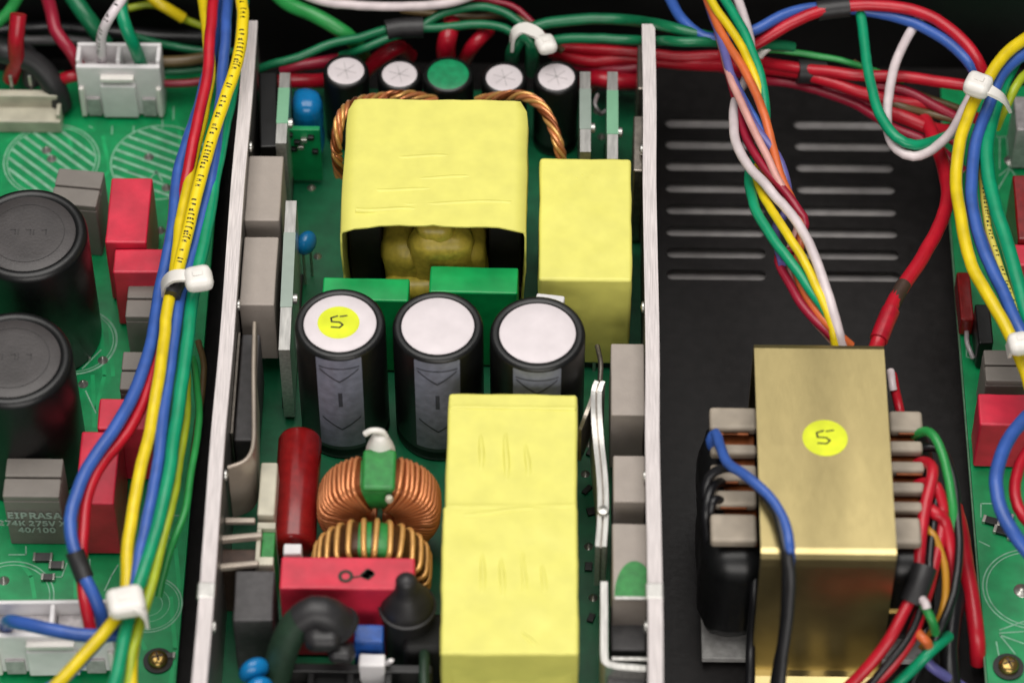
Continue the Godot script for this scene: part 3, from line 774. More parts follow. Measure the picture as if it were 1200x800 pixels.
func side_parts() -> void:
	# grey thermal caps over the transistors along both plates
	var g := "grey power transistor blocks against the aluminium plates"
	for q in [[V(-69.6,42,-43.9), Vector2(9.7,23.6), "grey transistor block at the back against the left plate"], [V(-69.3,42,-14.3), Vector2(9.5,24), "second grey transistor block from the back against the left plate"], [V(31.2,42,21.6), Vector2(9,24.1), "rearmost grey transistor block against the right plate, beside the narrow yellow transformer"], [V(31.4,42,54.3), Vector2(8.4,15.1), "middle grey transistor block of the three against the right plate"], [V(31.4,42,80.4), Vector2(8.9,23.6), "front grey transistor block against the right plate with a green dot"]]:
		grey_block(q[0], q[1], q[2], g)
	var f: Vector3 = V(-69.8,38,-1)
	var b := thing("transistor", "dark transistor package held by the curved spring clip", "transistor", V(f.x - 1, 14, f.z + 22), "")
	part("body", rbox(5, 22, 36, 0.6), "grey_dark", b); part("tab", rbox(0.8, 24, 34, 0.2), "steel", b, V(-3.1, 0, 0))
	for k in 3: part("lead", rbox(0.6, 4.2, 0.9, 0.1), "solder", b, V(0, -4, -5 + 5 * k))
	# curved spring clip
	var pts := [V(-69.3,44,5.5),V(-68.7,44,20.5),V(-67.8,44,34.8),V(-67.3,44,44),V(-67.7,44,48.7),V(-69.5,44,51.8),V(-73.6,44,53.8)]
	var sc := thing("spring_clip", "curved steel spring clip pressing against the left plate", "clip", V(pts[3].x, 20, pts[3].z))
	var rel := []
	for p in pts: rel.append(p - V(pts[3].x, 20, pts[3].z))
	part("blade", band(smooth_path(rel, 1.0), 0.9, 22), "clip_steel", sc)
	part("bead", tube(smooth_path(rel, 1.0), 0.6, 8), "clip_steel", sc)
	# folded steel bracket in front of it
	var br := V(-69.8,36,73.1)
	var tb := thing("steel_bracket", "folded steel bracket with bright flanges in front of the spring clip", "bracket", V(br.x, BOARD, br.z))
	part("web", rbox(10, 22, 5, 0.4), "wood_brown", tb, V(0, 0, 0.5))
	part("flange", rbox(11.5, 2.2, 1.6, 0.5), "clip_steel", tb, V(0, 23.5, -3.6), Vector3(0, 7, 0))
	part("flange", rbox(10.5, 2.0, 1.6, 0.5), "clip_steel", tb, V(0, 22.5, 4.4), Vector3(0, 7, 0))
	part("flange", rbox(8, 1.6, 1.6, 0.4), "clip_steel", tb, V(-0.5, 23.0, -9.5))
	var cw := film_box(V(-63.6,35,53.7), Vector2(4.5,17.1), "cream", "small cream block between the spring clip and the dark red tube", BOARD, "", "cream_block", 0, 6)
	cw.set_meta("category", "component")
	var cn := thing("pin_connector", "tiny cream connector with a green insert beside the folded bracket", "connector", V(-65.6,10,53.9))
	part("housing", rbox(4.8, 24, 2.0, 0.3), "cream", cn, V(0, 0, -5.6)); part("housing", rbox(4.8, 24, 2.6, 0.3), "cream", cn, V(0, 0, 5.6))
	part("housing", rbox(1.2, 24, 9.2, 0.3), "cream", cn, V(-1.8, 0, 0)); part("insert", rbox(3.4, 22.5, 9.0, 0.3), "green_core", cn, V(0.6, 0, 0))
	cn.position = (V(-63.3,34,70.5) - V(0, 24, 0)) * MM
	film_box(V(-65.3,34,87), Vector2(10.3,15.6), "grey_dark", "dark grey block at the left plate in front of the steel bracket", BOARD, "", "box_relay", 0, 8).set_meta("category", "relay")
	# glossy blue discs
	blue_disc(V(-64.2,36,108.5), 4.1, 30, "glossy blue disc capacitor at the bottom beside the left plate, upper one")
	blue_disc(V(-62.7,35,113.5), 3.8, 20, "glossy blue disc capacitor at the bottom beside the left plate, lower one")
	blue_disc(V(-58.2,30,-37), 3.6, 60, "lone blue disc capacitor left of the yellow-taped transformer")
	var bv := V(-59.8,38,-81.9)
	var vt := thing("film_capacitor", "blue dipped capacitor at the back beside the black small capacitors", "capacitor", V(bv.x, BOARD, bv.z))
	part("body", rbox(9.0, 25, 10, 4.0, 8, 0.9, 3), "blue_disc", vt, V(0, 3, 0)); part("lead", lathe([V2(0.4, 0), V2(0.4, 4)], 8), "solder", vt, V(-2, 0, 0)); part("lead", lathe([V2(0.4, 0), V2(0.4, 4)], 8), "solder", vt, V(2, 0, 0))
	# thin plates standing on edge
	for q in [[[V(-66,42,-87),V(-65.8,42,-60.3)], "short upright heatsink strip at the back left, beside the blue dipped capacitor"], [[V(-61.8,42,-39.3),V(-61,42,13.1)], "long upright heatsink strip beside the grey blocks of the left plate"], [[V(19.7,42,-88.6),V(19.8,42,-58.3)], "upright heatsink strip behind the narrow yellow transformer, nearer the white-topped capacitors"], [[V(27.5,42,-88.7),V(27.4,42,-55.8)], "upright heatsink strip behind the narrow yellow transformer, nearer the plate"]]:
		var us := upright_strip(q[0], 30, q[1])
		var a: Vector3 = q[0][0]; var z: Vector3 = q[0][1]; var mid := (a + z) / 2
		part("green_reflection", band(PackedVector3Array([a.lerp(z, 0.22) - mid + V(0, 30.15, 0), a.lerp(z, 0.72) - mid + V(0, 30.15, 0)]), 3.25, 24), "green_reflection" if q[1].contains("short") or q[1].contains("nearer the plate") else "alu_reflection", us)  # reflected green painted on as a coloured band
		part("screw", lathe([V2(1.5, 0), V2(1.4, 1.2), V2(0, 1.6)], 14), "alu", us, a.lerp(z, 0.62) - mid + V(1.5, 27, 0), Vector3(0, 0, -90))
	# bent steel bar holding the transistors on the right
	pts = [V(23.8,41,21.6),V(22.9,40,24.2),V(22.9,40,31.9),V(23.5,39,41),V(24.4,39,52.1),V(24.6,39,63.1),V(24,39,73.9)]
	var bar := thing("clamp_bar", "long grooved steel clamp bar beside the long yellow transformer", "bracket", V(pts[4].x, 16, pts[4].z))
	rel = []
	for p in pts: rel.append(p - V(pts[4].x, 16, pts[4].z))
	for sd in [-0.85, 0.85]:
		var r2 := []
		for p in rel: r2.append(p + V(sd, 0, 0))
		part("bar", band(smooth_path(r2, 1.5), 1.2, 18), "alu", bar)
	part("groove", band(smooth_path(rel, 1.5), 0.7, 16), "steel", bar, V(0, -0.7, 0))
	part("tail", tube(smooth_path([V(23.1,40,9) - V(pts[4].x, 16, pts[4].z), V(24,41,15.5) - V(pts[4].x, 16, pts[4].z), rel[0]]), 0.7, 8), "steel", bar)
	part("finger", band(smooth_path([rel[2] + V(-4.4, -3, 3), rel[2] + V(-2.6, -0.5, -1), rel[1] + V(-0.6, 0, 0)], 0.8), 1.0, 14), "steel", bar)
	part("knob", lathe([V2(1.5, 0), V2(1.4, 1.4), V2(0, 1.8)], 16), "alu", bar, rel[5] + V(0, -0.2, 0))
	pts = [V(24.8,40,85.5),V(24.8,40,98.3),V(24.8,40,108.1),V(25.4,40,110.1),V(27.8,40,111.1),V(35.3,40,111.8)]
	var ab := thing("angle_bracket", "white L-shaped steel bracket at the foot of the right plate", "bracket", V(pts[2].x, 16, pts[2].z))
	rel = []
	for p in pts: rel.append(p - V(pts[2].x, 16, pts[2].z))
	part("arm", band(smooth_path(rel, 1.2), 1.8, 20), "alu", ab)
	part("tie_bar", rbox(9.5, 1.4, 1.2, 0.3), "alu", ab, V(6.6, 20, -1.0))
	film_box(V(31.2,30,93), Vector2(9,13.9), "grey_dark", "dark transistor block inside the white L-shaped bracket", BOARD, "", "transistor_block", 0, 9).set_meta("category", "transistor")
	film_box(V(30.4,36,117.4), Vector2(9.8,12.7), "grey_dark", "dark block below the white L-shaped bracket at the frame's bottom", BOARD, "", "transistor_block", 0, 10).set_meta("category", "transistor")
	film_box(V(34.7,42,-61.9), Vector2(3.1,20.7), "steel", "slim bright metal spacer against the right plate near the back", BOARD, "", "metal_spacer", 0, 11).set_meta("category", "spacer")
	film_box(V(35.7,44,-89), Vector2(2.4,17.1), "steel", "short metal spacer at the far end of the right plate", BOARD, "", "metal_spacer", 0, 12).set_meta("category", "spacer")
	film_box(V(10.3,51,1.3), Vector2(7.8,2.6), "white_plastic", "white strip component between the third big capacitor and narrow transformer", BOARD, "", "white_component", -8, 13).set_meta("category", "component")
	wire("jumper_lead", [V(23.5,24,-95.6),V(22.6,30,-86.9),V(24.2,26,-87.2),V(26.2,14,-98.6)], 0.6, "can_dull", "bent bare wire between the two upright strips at the back", "", "lead")
	var gb := thing("daughter_board", "small upright green board behind the back left grey block", "circuit board", V(-60.8,22,-73.2))
	part("laminate", rbox(10, 22, 1.6, 0.2), "pcb", gb, V(0, -10, 0))
	for k in 7: part("chip", rbox(1.8, 1.5, 1.6, 0.25), "solder" if k % 3 == 1 else "black", gb, V(-3.6 + (k * 3 % 8), 9.5 - (k * 5) % 9, 1.2))
	film_box(V(-70.4,38,-76.7), Vector2(5.3,28.5), "black", "black foam strip between the left plate and the short upright heatsink strip", BOARD, "", "foam_strip", 3, 51).set_meta("category", "foam")

func grey_block(top: Vector3, size: Vector2, label: String, g: String) -> void:
	var t := thing("transistor_block", label, "transistor", V(top.x, BOARD, top.z), g)
	var h := top.y - BOARD
	part("cap", rbox(size.x, h - 8, size.y, 0.5, 4, 0.15, int(top.z)), "grey_pad", t, V(0, 8, 0))
	for k in 3: part("lead", rbox(0.9, 8.2, 1.2, 0.1), "solder", t, V(0, 0, (k - 1) * size.y * 0.22))
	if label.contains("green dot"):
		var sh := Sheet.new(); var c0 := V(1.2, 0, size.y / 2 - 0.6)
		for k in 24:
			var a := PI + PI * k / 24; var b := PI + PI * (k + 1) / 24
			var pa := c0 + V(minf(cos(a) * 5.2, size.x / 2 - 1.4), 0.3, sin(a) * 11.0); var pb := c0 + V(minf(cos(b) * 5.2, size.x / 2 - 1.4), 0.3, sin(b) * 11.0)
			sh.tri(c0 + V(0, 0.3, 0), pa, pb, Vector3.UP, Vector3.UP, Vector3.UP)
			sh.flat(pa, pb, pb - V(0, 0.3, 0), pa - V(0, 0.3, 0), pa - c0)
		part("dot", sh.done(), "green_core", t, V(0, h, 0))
		part("edge", rbox(8, 0.5, 0.9, 0.15), "alu", t, V(0, h - 0.05, size.y / 2 - 0.2))

func blue_disc(at: Vector3, r: float, turn: float, label: String) -> void:
	var t := thing("disc_capacitor", label, "capacitor", V(at.x, BOARD, at.z), "blue disc capacitors", turn)
	var h := at.y - BOARD - r; var pr := []
	for k in 17:
		var a := -PI / 2 + PI * k / 16
		pr.append(V2(r * cos(a), 2.6 * sin(a)))
	part("body", lathe(pr, 32), "blue_disc", t, V(0, h, 0), Vector3(90, 0, 0))
	for s in [-1, 1]: part("lead", lathe([V2(0.4, 0), V2(0.4, h - r * 0.7)], 8), "solder", t, V(s * r * 0.5, 0, 0))

func front_parts() -> void:
	# dark red tube lying along the board
	var a := V(-57.5,30,29); var b := V(-55.9,30,65.5)
	var t := thing("tube_resistor", "glossy dark red tube lying left of the copper toroid", "resistor", V((a.x + b.x) / 2, BOARD, (a.z + b.z) / 2))
	var l := b.z - a.z; var r := 5.9; var pr := [V2(0, -l / 2), V2(r - 1.4, -l / 2), V2(r - 0.4, -l / 2 + 0.5), V2(r, -l / 2 + 1.5), V2(r, l / 2 - 1.5), V2(r - 0.4, l / 2 - 0.5), V2(r - 1.4, l / 2), V2(0, l / 2)]
	part("body", lathe(pr, 40), "red_tube", t, V(0, 20 - r, 0), Vector3(90, 0, 0))
	for s in [-1, 1]: part("lead", tube(smooth_path([V(0, 14, s * l / 2), V(0, 14, s * (l / 2 + 2)), V(0, 11, s * (l / 2 + 3)), V(0, 0, s * (l / 2 + 3))], 1), 0.5, 8), "solder", t)
	film_box(V(-55.7,39,75.6), Vector2(4.8,3.5), "white_plastic", "tiny white block behind the red capacitor's left end", BOARD, "", "white_component", 0, 14).set_meta("category", "component")
	var rb := film_box(V(-41,42,85.1), Vector2(34.4,10), "red_box", "long bright red box capacitor with black scribbles in front of the toroids", BOARD, "", "film_capacitor", -0.4, 15)
	var s := Sheet.new()
	ring_line(s, V(-0.2, 0, 0.5), 1.5, 0.9, 0.0)
	flat_line(s, [V2(4.2, 0.2), V2(5.4, -1.2), V2(6.6, -0.3), V2(5.5, 0.9), V2(4.5, 0.4), V2(6.3, -0.8)], 1.4, 0)
	flat_line(s, [V2(1.6, 0.9), V2(4.3, 0.3)], 0.5, 0)
	part("scribble", s.done(), "ink", rb, V(-0.2, 32.15, 0.6))
	# black terminal block at the bottom edge
	var tb := V(-40,28,104.8)
	t = thing("terminal_block", "black plastic terminal block with square openings at the frame's bottom", "terminal block", V(tb.x, BOARD, tb.z))
	part("rail", rbox(42, 18, 2.6, 0.5), "black", t, V(0, 0, 0)); part("rail", rbox(42, 18, 2.4, 0.5), "black", t, V(0, 0, 13))
	for k in 5: part("divider", rbox(1.8, 17.4, 11, 0.3), "black", t, V(-19.8 + 9.9 * k, 0, 6.6))
	for k in 4:
		part("contact", rbox(5, 8, 5, 0.4), "solder", t, V(-14.8 + 9.9 * k, 0, 6.6))
	# rubber boots on fat leads
	var b0 := V(-52.1,45,101.1)
	t = thing("rubber_boot", "bent black rubber boot on a green sheathed lead in front of the red capacitor", "insulating boot", V(b0.x, BOARD, b0.z), "black rubber boots on the mains leads")
	var rel := []
	for p in [V(-60.6,14,108.6),V(-58.8,26,105.8),V(-56.3,36,103.2),V(-53.1,42,100.7),V(-49.1,45,99.5)]: rel.append(p - V(b0.x, BOARD, b0.z))
	part("lead", tube(smooth_path(rel), 4.0, 16), "shrink_green", t)
	rel = []
	for p in [V(-52.2,43,100.5),V(-48.7,45,99.5),V(-45.3,44,99.8),V(-42.6,40,100)]: rel.append(p - V(b0.x, BOARD, b0.z))
	var shell := part("shell", tube(smooth_path(rel), 4.2, 18, null, 5.2), "shrink", t)
	rel = []
	for p in [V(-42.8,40.5,100.1),V(-42.2,39.5,100.2)]: rel.append(p - V(b0.x, BOARD, b0.z))
	part("lip", tube(smooth_path(rel), 5.6, 18), "shrink", shell)
	part("shell", rbox(13, 15, 7, 1.5), "matt_black", t, V(8.5, 0, 5))  # plain matt black block filling in below the boot
	part("fold", rbox(9, 6, 8, 2.8, 8, 1.6, 12), "shrink", shell, V(6, 28, 3)); part("fold", rbox(7, 5, 6, 2.3, 8, 1.4, 13), "shrink", shell, V(10, 24, 5))
	boot(V(-25.7,47,89.6), V(0, 0, 0), 5.0, "black rubber boot with a knob standing at the red capacitor's right end", "", [])
	var bt := film_box(V(-35.3,34,98.1), Vector2(7.6,5.5), "blue_box", "blue trimmer block with a white tab between the two rubber boots", BOARD, "", "trimmer", 0, 16)
	bt.set_meta("category", "trimmer")
	part("tab", rbox(1.3, 12, 1.0, 0.3), "white_plastic", bt, V(3.2, 13, 3.2), Vector3(24, 0, -14))
	film_box(V(-34.3,31,104.2), Vector2(6.7,3.9), "white_plastic", "small white plug in front of the blue trimmer block", BOARD, "", "plug", 0, 17).set_meta("category", "plug")
	wire("green_wire", [V(-20.3,26,115.6),V(-20.8,28,106.6),V(-21.2,27,99.7),V(-22.2,20,91.5)], 1.4, "shrink_green", "dark green wire beside the long yellow transformer at the frame's bottom")

func boot(top: Vector3, lean: Vector3, r: float, label: String, lead: String, lp: Array) -> void:
	var t := thing("rubber_boot", label, "insulating boot", V(top.x, BOARD, top.z), "black rubber boots on the mains leads")
	var h := top.y - BOARD
	part("shell", lathe([V2(r * 1.15, 0), V2(r * 1.25, h * 0.3), V2(r * 1.3, h * 0.62), V2(r * 1.38, h * 0.66), V2(r * 1.25, h * 0.72), V2(r * 0.8, h * 0.82), V2(r * 0.52, h * 0.88), V2(r * 0.56, h * 0.95), V2(r * 0.36, h * 0.99), V2(0, h)], 32), "shrink", t, Vector3.ZERO, Vector3(lean.z * 0.6, 0, -lean.x * 0.8))
	part("rib", lathe([V2(r * 1.3, 0), V2(r * 1.5, 0.5), V2(r * 1.5, 1.1), V2(r * 1.3, 1.6)], 32), "shrink", t, V(0, h * 0.62, 0))
	part("side", rbox(r * 2.2, h * 0.5, r * 2.4, 2), "matt_black", t, V(r * 0.9, 0, r * 0.8))
	if lp.is_empty(): return
	var rel := []
	for p in lp: rel.append(p - V(top.x, BOARD, top.z))
	part("lead", tube(smooth_path(rel), 3.6, 12), lead, t)

# ---------------------------------------------------------------- left and right boards
func left_board() -> void:
	var g := "two huge black capacitors at the left edge"
	for q in [[V(-131.6,55,-16.2), 16.3, "huge black capacitor at the left edge, the one farther back"], [V(-131.6,55,26.5), 16.1, "huge black capacitor at the left edge, nearer the grey printed capacitor"]]:
		var c: Vector3 = q[0]; var r: float = q[1]; var h := c.y - BOARD
		var t := thing("large_capacitor", q[2], "capacitor", V(c.x, BOARD, c.z), g)
		part("sleeve", lathe([V2(r - 0.7, 0), V2(r, 1.0), V2(r, h - 2.2), V2(r - 0.4, h - 0.9), V2(r - 1.2, h - 0.2), V2(r - 2.0, h), V2(r - 2.8, h - 0.3), V2(r - 3.2, h - 0.7)], 64), "sleeve", t)
		var top := part("can_top", lathe([V2(r - 3.1, h - 0.75), V2(r - 3.6, h - 0.45), V2(r * 0.5, h - 0.4), V2(0, h - 0.4)], 48), "cap_top", t)
		var s := Sheet.new()
		ring_line(s, V(0, 0, 0), r * 0.62, 0.25, h - 0.33)
		for k in 5:
			var x := -4.6 + k * 2.1
			flat_line(s, [V2(x, -1.2), V2(x, 0.6)] if k % 2 else [V2(x, -1.1), V2(x + 1.3, -1.1), V2(x + 1.3, 0.5)], 0.35, h - 0.32)
		part("embossing", s.done(), "cap_mark", top)
	ridged_box(V(-123.3,32,-52), Vector2(13.2,13.2), "grey grooved box capacitor behind the rear huge black capacitor", BOARD, -6)
	ridged_box(V(-100.9,28,-15.3), Vector2(11.7,13), "grey grooved box capacitor in front of the flat red capacitor", BOARD, 0)
	ridged_box(V(-101.1,28,9.7), Vector2(10.4,13.2), "grey grooved box capacitor half hidden under the blue wire", BOARD, 0)
	var gp := ridged_box(V(-126.2,32,48.8), Vector2(15.1,12.8), "grey grooved box capacitor with white print on its front face", BOARD, 0)
	var tl := [["EIPRASA", 3.7, 14.2], ["274K 275V X2", 1.7, 10.7], ["40/100", 1.5, 7.6]]
	for q in tl:
		var tm := TextMesh.new(); tm.text = q[0]; tm.font_size = 32; tm.pixel_size = q[1] * 0.001 / 32.0; tm.depth = 0.0001
		var f := SystemFont.new(); f.font_names = PackedStringArray(["Droid Sans"]); f.font_weight = 700; tm.font = f
		part("lettering", tm, "print", gp, V(0.2, q[2], 7.05))
	var gr := "red box capacitors on the amplifier boards"
	film_box(V(-107.5,36,-40.4), Vector2(11.6,23.6), "red_box", "tall red box capacitor standing behind the flat red one on the left board", BOARD, gr, "film_capacitor", 0, 31)
	film_box(V(-103.3,34,-23.9), Vector2(14.6,8.5), "red_box", "wide red box capacitor in front of the tall red one, beside the first cable tie", BOARD, gr, "film_capacitor", 0, 32)
	film_box(V(-103.3,34,28.9), Vector2(14.1,10.3), "red_box", "red box capacitor crossed by the blue and red wires on the left board", BOARD, gr, "film_capacitor", 0, 33)
	film_box(V(-109,34,46.8), Vector2(10.5,23.7), "red_box", "frontmost red box capacitor on the left board beside the curving blue wire", BOARD, gr, "film_capacitor", 0, 34)
	# small surface parts with white outlines
	for q in [[V(-124.7,10,59.9), 4.5, 2.6, "largest dark surface chip beside the blue wire above the bottom left connector"], [V(-120.8,10,62.4), 3.4, 2.4, "dark surface chip just right of the largest one above the bottom left connector"], [V(-122.7,10,66.3), 3.0, 2.0, "lowest of three dark surface chips above the bottom left connector"], [V(-88.7,10,90.6), 2.6, 1.6, "tiny surface part beside the brass screw of the left board"], [V(-119.1,10,-7.9), 2.2, 1.4, "tiny surface part beside the nearer huge black capacitor"]]:
		var t := thing("surface_chip", q[3], "chip", q[0], "surface-mounted parts on the left board")
		part("body", rbox(q[1], 1.2, q[2], 0.2), "grey_dark", t)
		for s in [-1, 1]: part("terminal", rbox(0.7, 1.3, q[2] + 0.1, 0.15), "solder", t, V(s * q[1] / 2, 0, 0))
	# connectors
	var t := thing("pin_header", "cream pin header at the far left edge with two metal pins", "connector", V(V(-143.6,20,-96.9).x, BOARD, V(-143.3,20,-96.9).z))
	part("base", rbox(20.5, 5, 9, 0.5), "cream", t, V(0, 0, 1.2))
	part("wall", rbox(20, 10, 2.6, 0.5), "cream", t, V(-0.6, 0, -1.2))
	part("wall", rbox(1.2, 7, 7, 0.3), "cream", t, V(9.6, 0, 1.2))
	for x in [-4.2, 1.4]: part("pin", rbox(0.9, 15, 0.9, 0.15), "solder", t, V(x, 0, -3.4))
	plug(V(-115.7,33,-102.2), 24.5, 22.0, 8.6, "white two-way plug at the back of the left board with a green wire", 0.0)
	plug(V(-117.5,30,91.5), 31.5, 18.0, 10.5, "white connector at the bottom left corner with a blue wire", 1.5)
	screw(V(-91.5,10,92), 2.6, "brass-headed screw in a black washer at the bottom of the left board")
	# dark boots behind the header
	wire("sheathed_lead", [V(-155.9,28,-106.9),V(-148,30,-104.5),V(-140.9,26,-104.2),V(-135.7,20,-101),V(-134.4,12,-99.8)], 3.6, "shrink", "black heat-shrunk lead bending down behind the cream header")
	wire("sheathed_lead", [V(-148.5,20,-103.5),V(-145.8,30,-102.5),V(-145,38,-102.9),V(-144.2,44,-107)], 2.4, "shrink_red", "short red heat-shrunk lead standing behind the cream header")
	wire("sheathed_lead", [V(-142.4,20,-102.3),V(-141.9,26,-103.9),V(-144.3,24,-110.7),V(-155.4,20,-117.7)], 2.6, "shrink", "short black lead beside the red heat-shrunk one")
	wire("steel_rod", [V(-146.2,24,-114.8),V(-134.6,24,-115),V(-122,24,-114.4)], 1.6, "grey_dark", "dull grey rod lying behind the white plug", "", "rod")

func plug(top: Vector3, w: float, h: float, d: float, label: String, turn: float) -> void:
	var t := thing("wire_plug", label, "connector", V(top.x, top.y - h, top.z), "white wire plugs on the left board", turn)
	# two open cavities at the top, a latch on the front
	part("back_wall", rbox(w, h, 1.2, 0.4, 3, 0.08, 1), "white_plastic", t, V(0, 0, -d / 2 + 0.6))
	part("front_wall", rbox(w, h - 1.5, 1.6, 0.5, 3, 0.08, 2), "white_plastic", t, V(0, 0, d / 2 - 0.8))
	for s in [-1, 0, 1]: part("side_wall" if s else "divider", rbox(1.3, h - 0.3, d - 2.9, 0.35), "white_plastic", t, V(s * (w / 2 - 0.65), 0, -0.2))
	for s in [-1, 1]: part("cavity_floor", rbox(w / 2 - 2.2, 2, d - 3.0, 0.2), "can_dull", t, V(s * (w / 4 - 0.1), h * 0.6, -0.2))
	part("latch", rbox(w * 0.42, h * 0.62, 1.6, 0.5), "white_plastic", t, V(-0.4, 0.2, d / 2 + 0.7))
	part("latch_lip", rbox(w * 0.4, 1.6, 2.2, 0.4), "nylon", t, V(-0.4, h * 0.72, d / 2 + 0.8))
	for s in [-1, 1]: part("rail", rbox(1.5, h * 0.55, 1.4, 0.4), "nylon", t, V(s * (w / 2 - 1.0), 0.2, d / 2 + 0.5))
	for s in [-1, 1]: part("foot", rbox(w * 0.16, h * 0.34, 1.0, 0.3), "can_dull", t, V(s * w * 0.33, 0.1, d / 2 + 0.3))

func right_side() -> void:
	ridged_box(V(135.4,30,6.2), Vector2(13.6,10.8), "grey grooved box capacitor on the board at the picture's edge", BOARD, 0)
	film_box(V(133.6,30,21.3), Vector2(15.1,10.6), "red_box", "bright red box capacitor beside the blue loop at the picture's edge", BOARD, "red box capacitors on the amplifier boards", "film_capacitor", 0, 41)
	film_box(V(145,32,-30.9), Vector2(11.6,7.7), "red_box", "red box capacitor just entering the frame above the grey grooved one", BOARD, "red box capacitors on the amplifier boards", "film_capacitor", 0, 42)
	film_box(V(146.9,34,-46.7), Vector2(13.3,23.4), "red_tube", "dark red box capacitor just entering the frame beside the green wire", BOARD, "", "film_capacitor", 0, 43)
	film_box(V(126.7,18,-27.5), Vector2(3.8,17.2), "red_tube", "small dark red component behind the yellow wire at the right board's edge", BOARD, "", "film_capacitor", 0, 44)
	film_box(V(130.7,22,-14.4), Vector2(4.2,13.9), "black", "black component under the harness above the grey grooved capacitor", BOARD, "", "black_component", 0, 45).set_meta("category", "component")
	film_box(V(148.4,28,-87.2), Vector2(9.3,13.1), "can_dull", "white-grey connector block at the upper edge of the right board", BOARD, "", "connector_block", 0, 46).set_meta("category", "connector")
	for q in [[V(129.9,10,44.5), 4.0, 2.2, "leftmost black surface chip below the blue loop on the right board"], [V(132.8,10,47.8), 4.4, 2.4, "largest black surface chip in the cluster under the blue loop"], [V(135.9,10,50), 3.4, 2.2, "lower right black surface chip in the cluster under the blue loop"], [V(134.1,10,42.7), 3.0, 1.6, "thin topmost black surface chip in the cluster under the blue loop"]]:
		var t := thing("surface_chip", q[3], "chip", q[0], "surface-mounted parts on the right board", -18)
		part("body", rbox(q[1], 1.2, q[2], 0.2), "black", t)
		for s in [-1, 1]: part("terminal", rbox(0.9, 1.3, q[2] + 0.1, 0.15), "solder", t, V(s * q[1] / 2, 0, 0))
	screw(V(131.2,10,90.8), 2.7, "brass-headed screw at the bottom of the right board")
	# sub-connector wires low on the right board's edge
	wire("board_lead", [V(127.1,12,-20.1),V(126.7,14,-13),V(128.1,12,-9.8)], 0.7, "can_dull", "thin bare lead at the right board's edge below the dark red component", "", "lead")

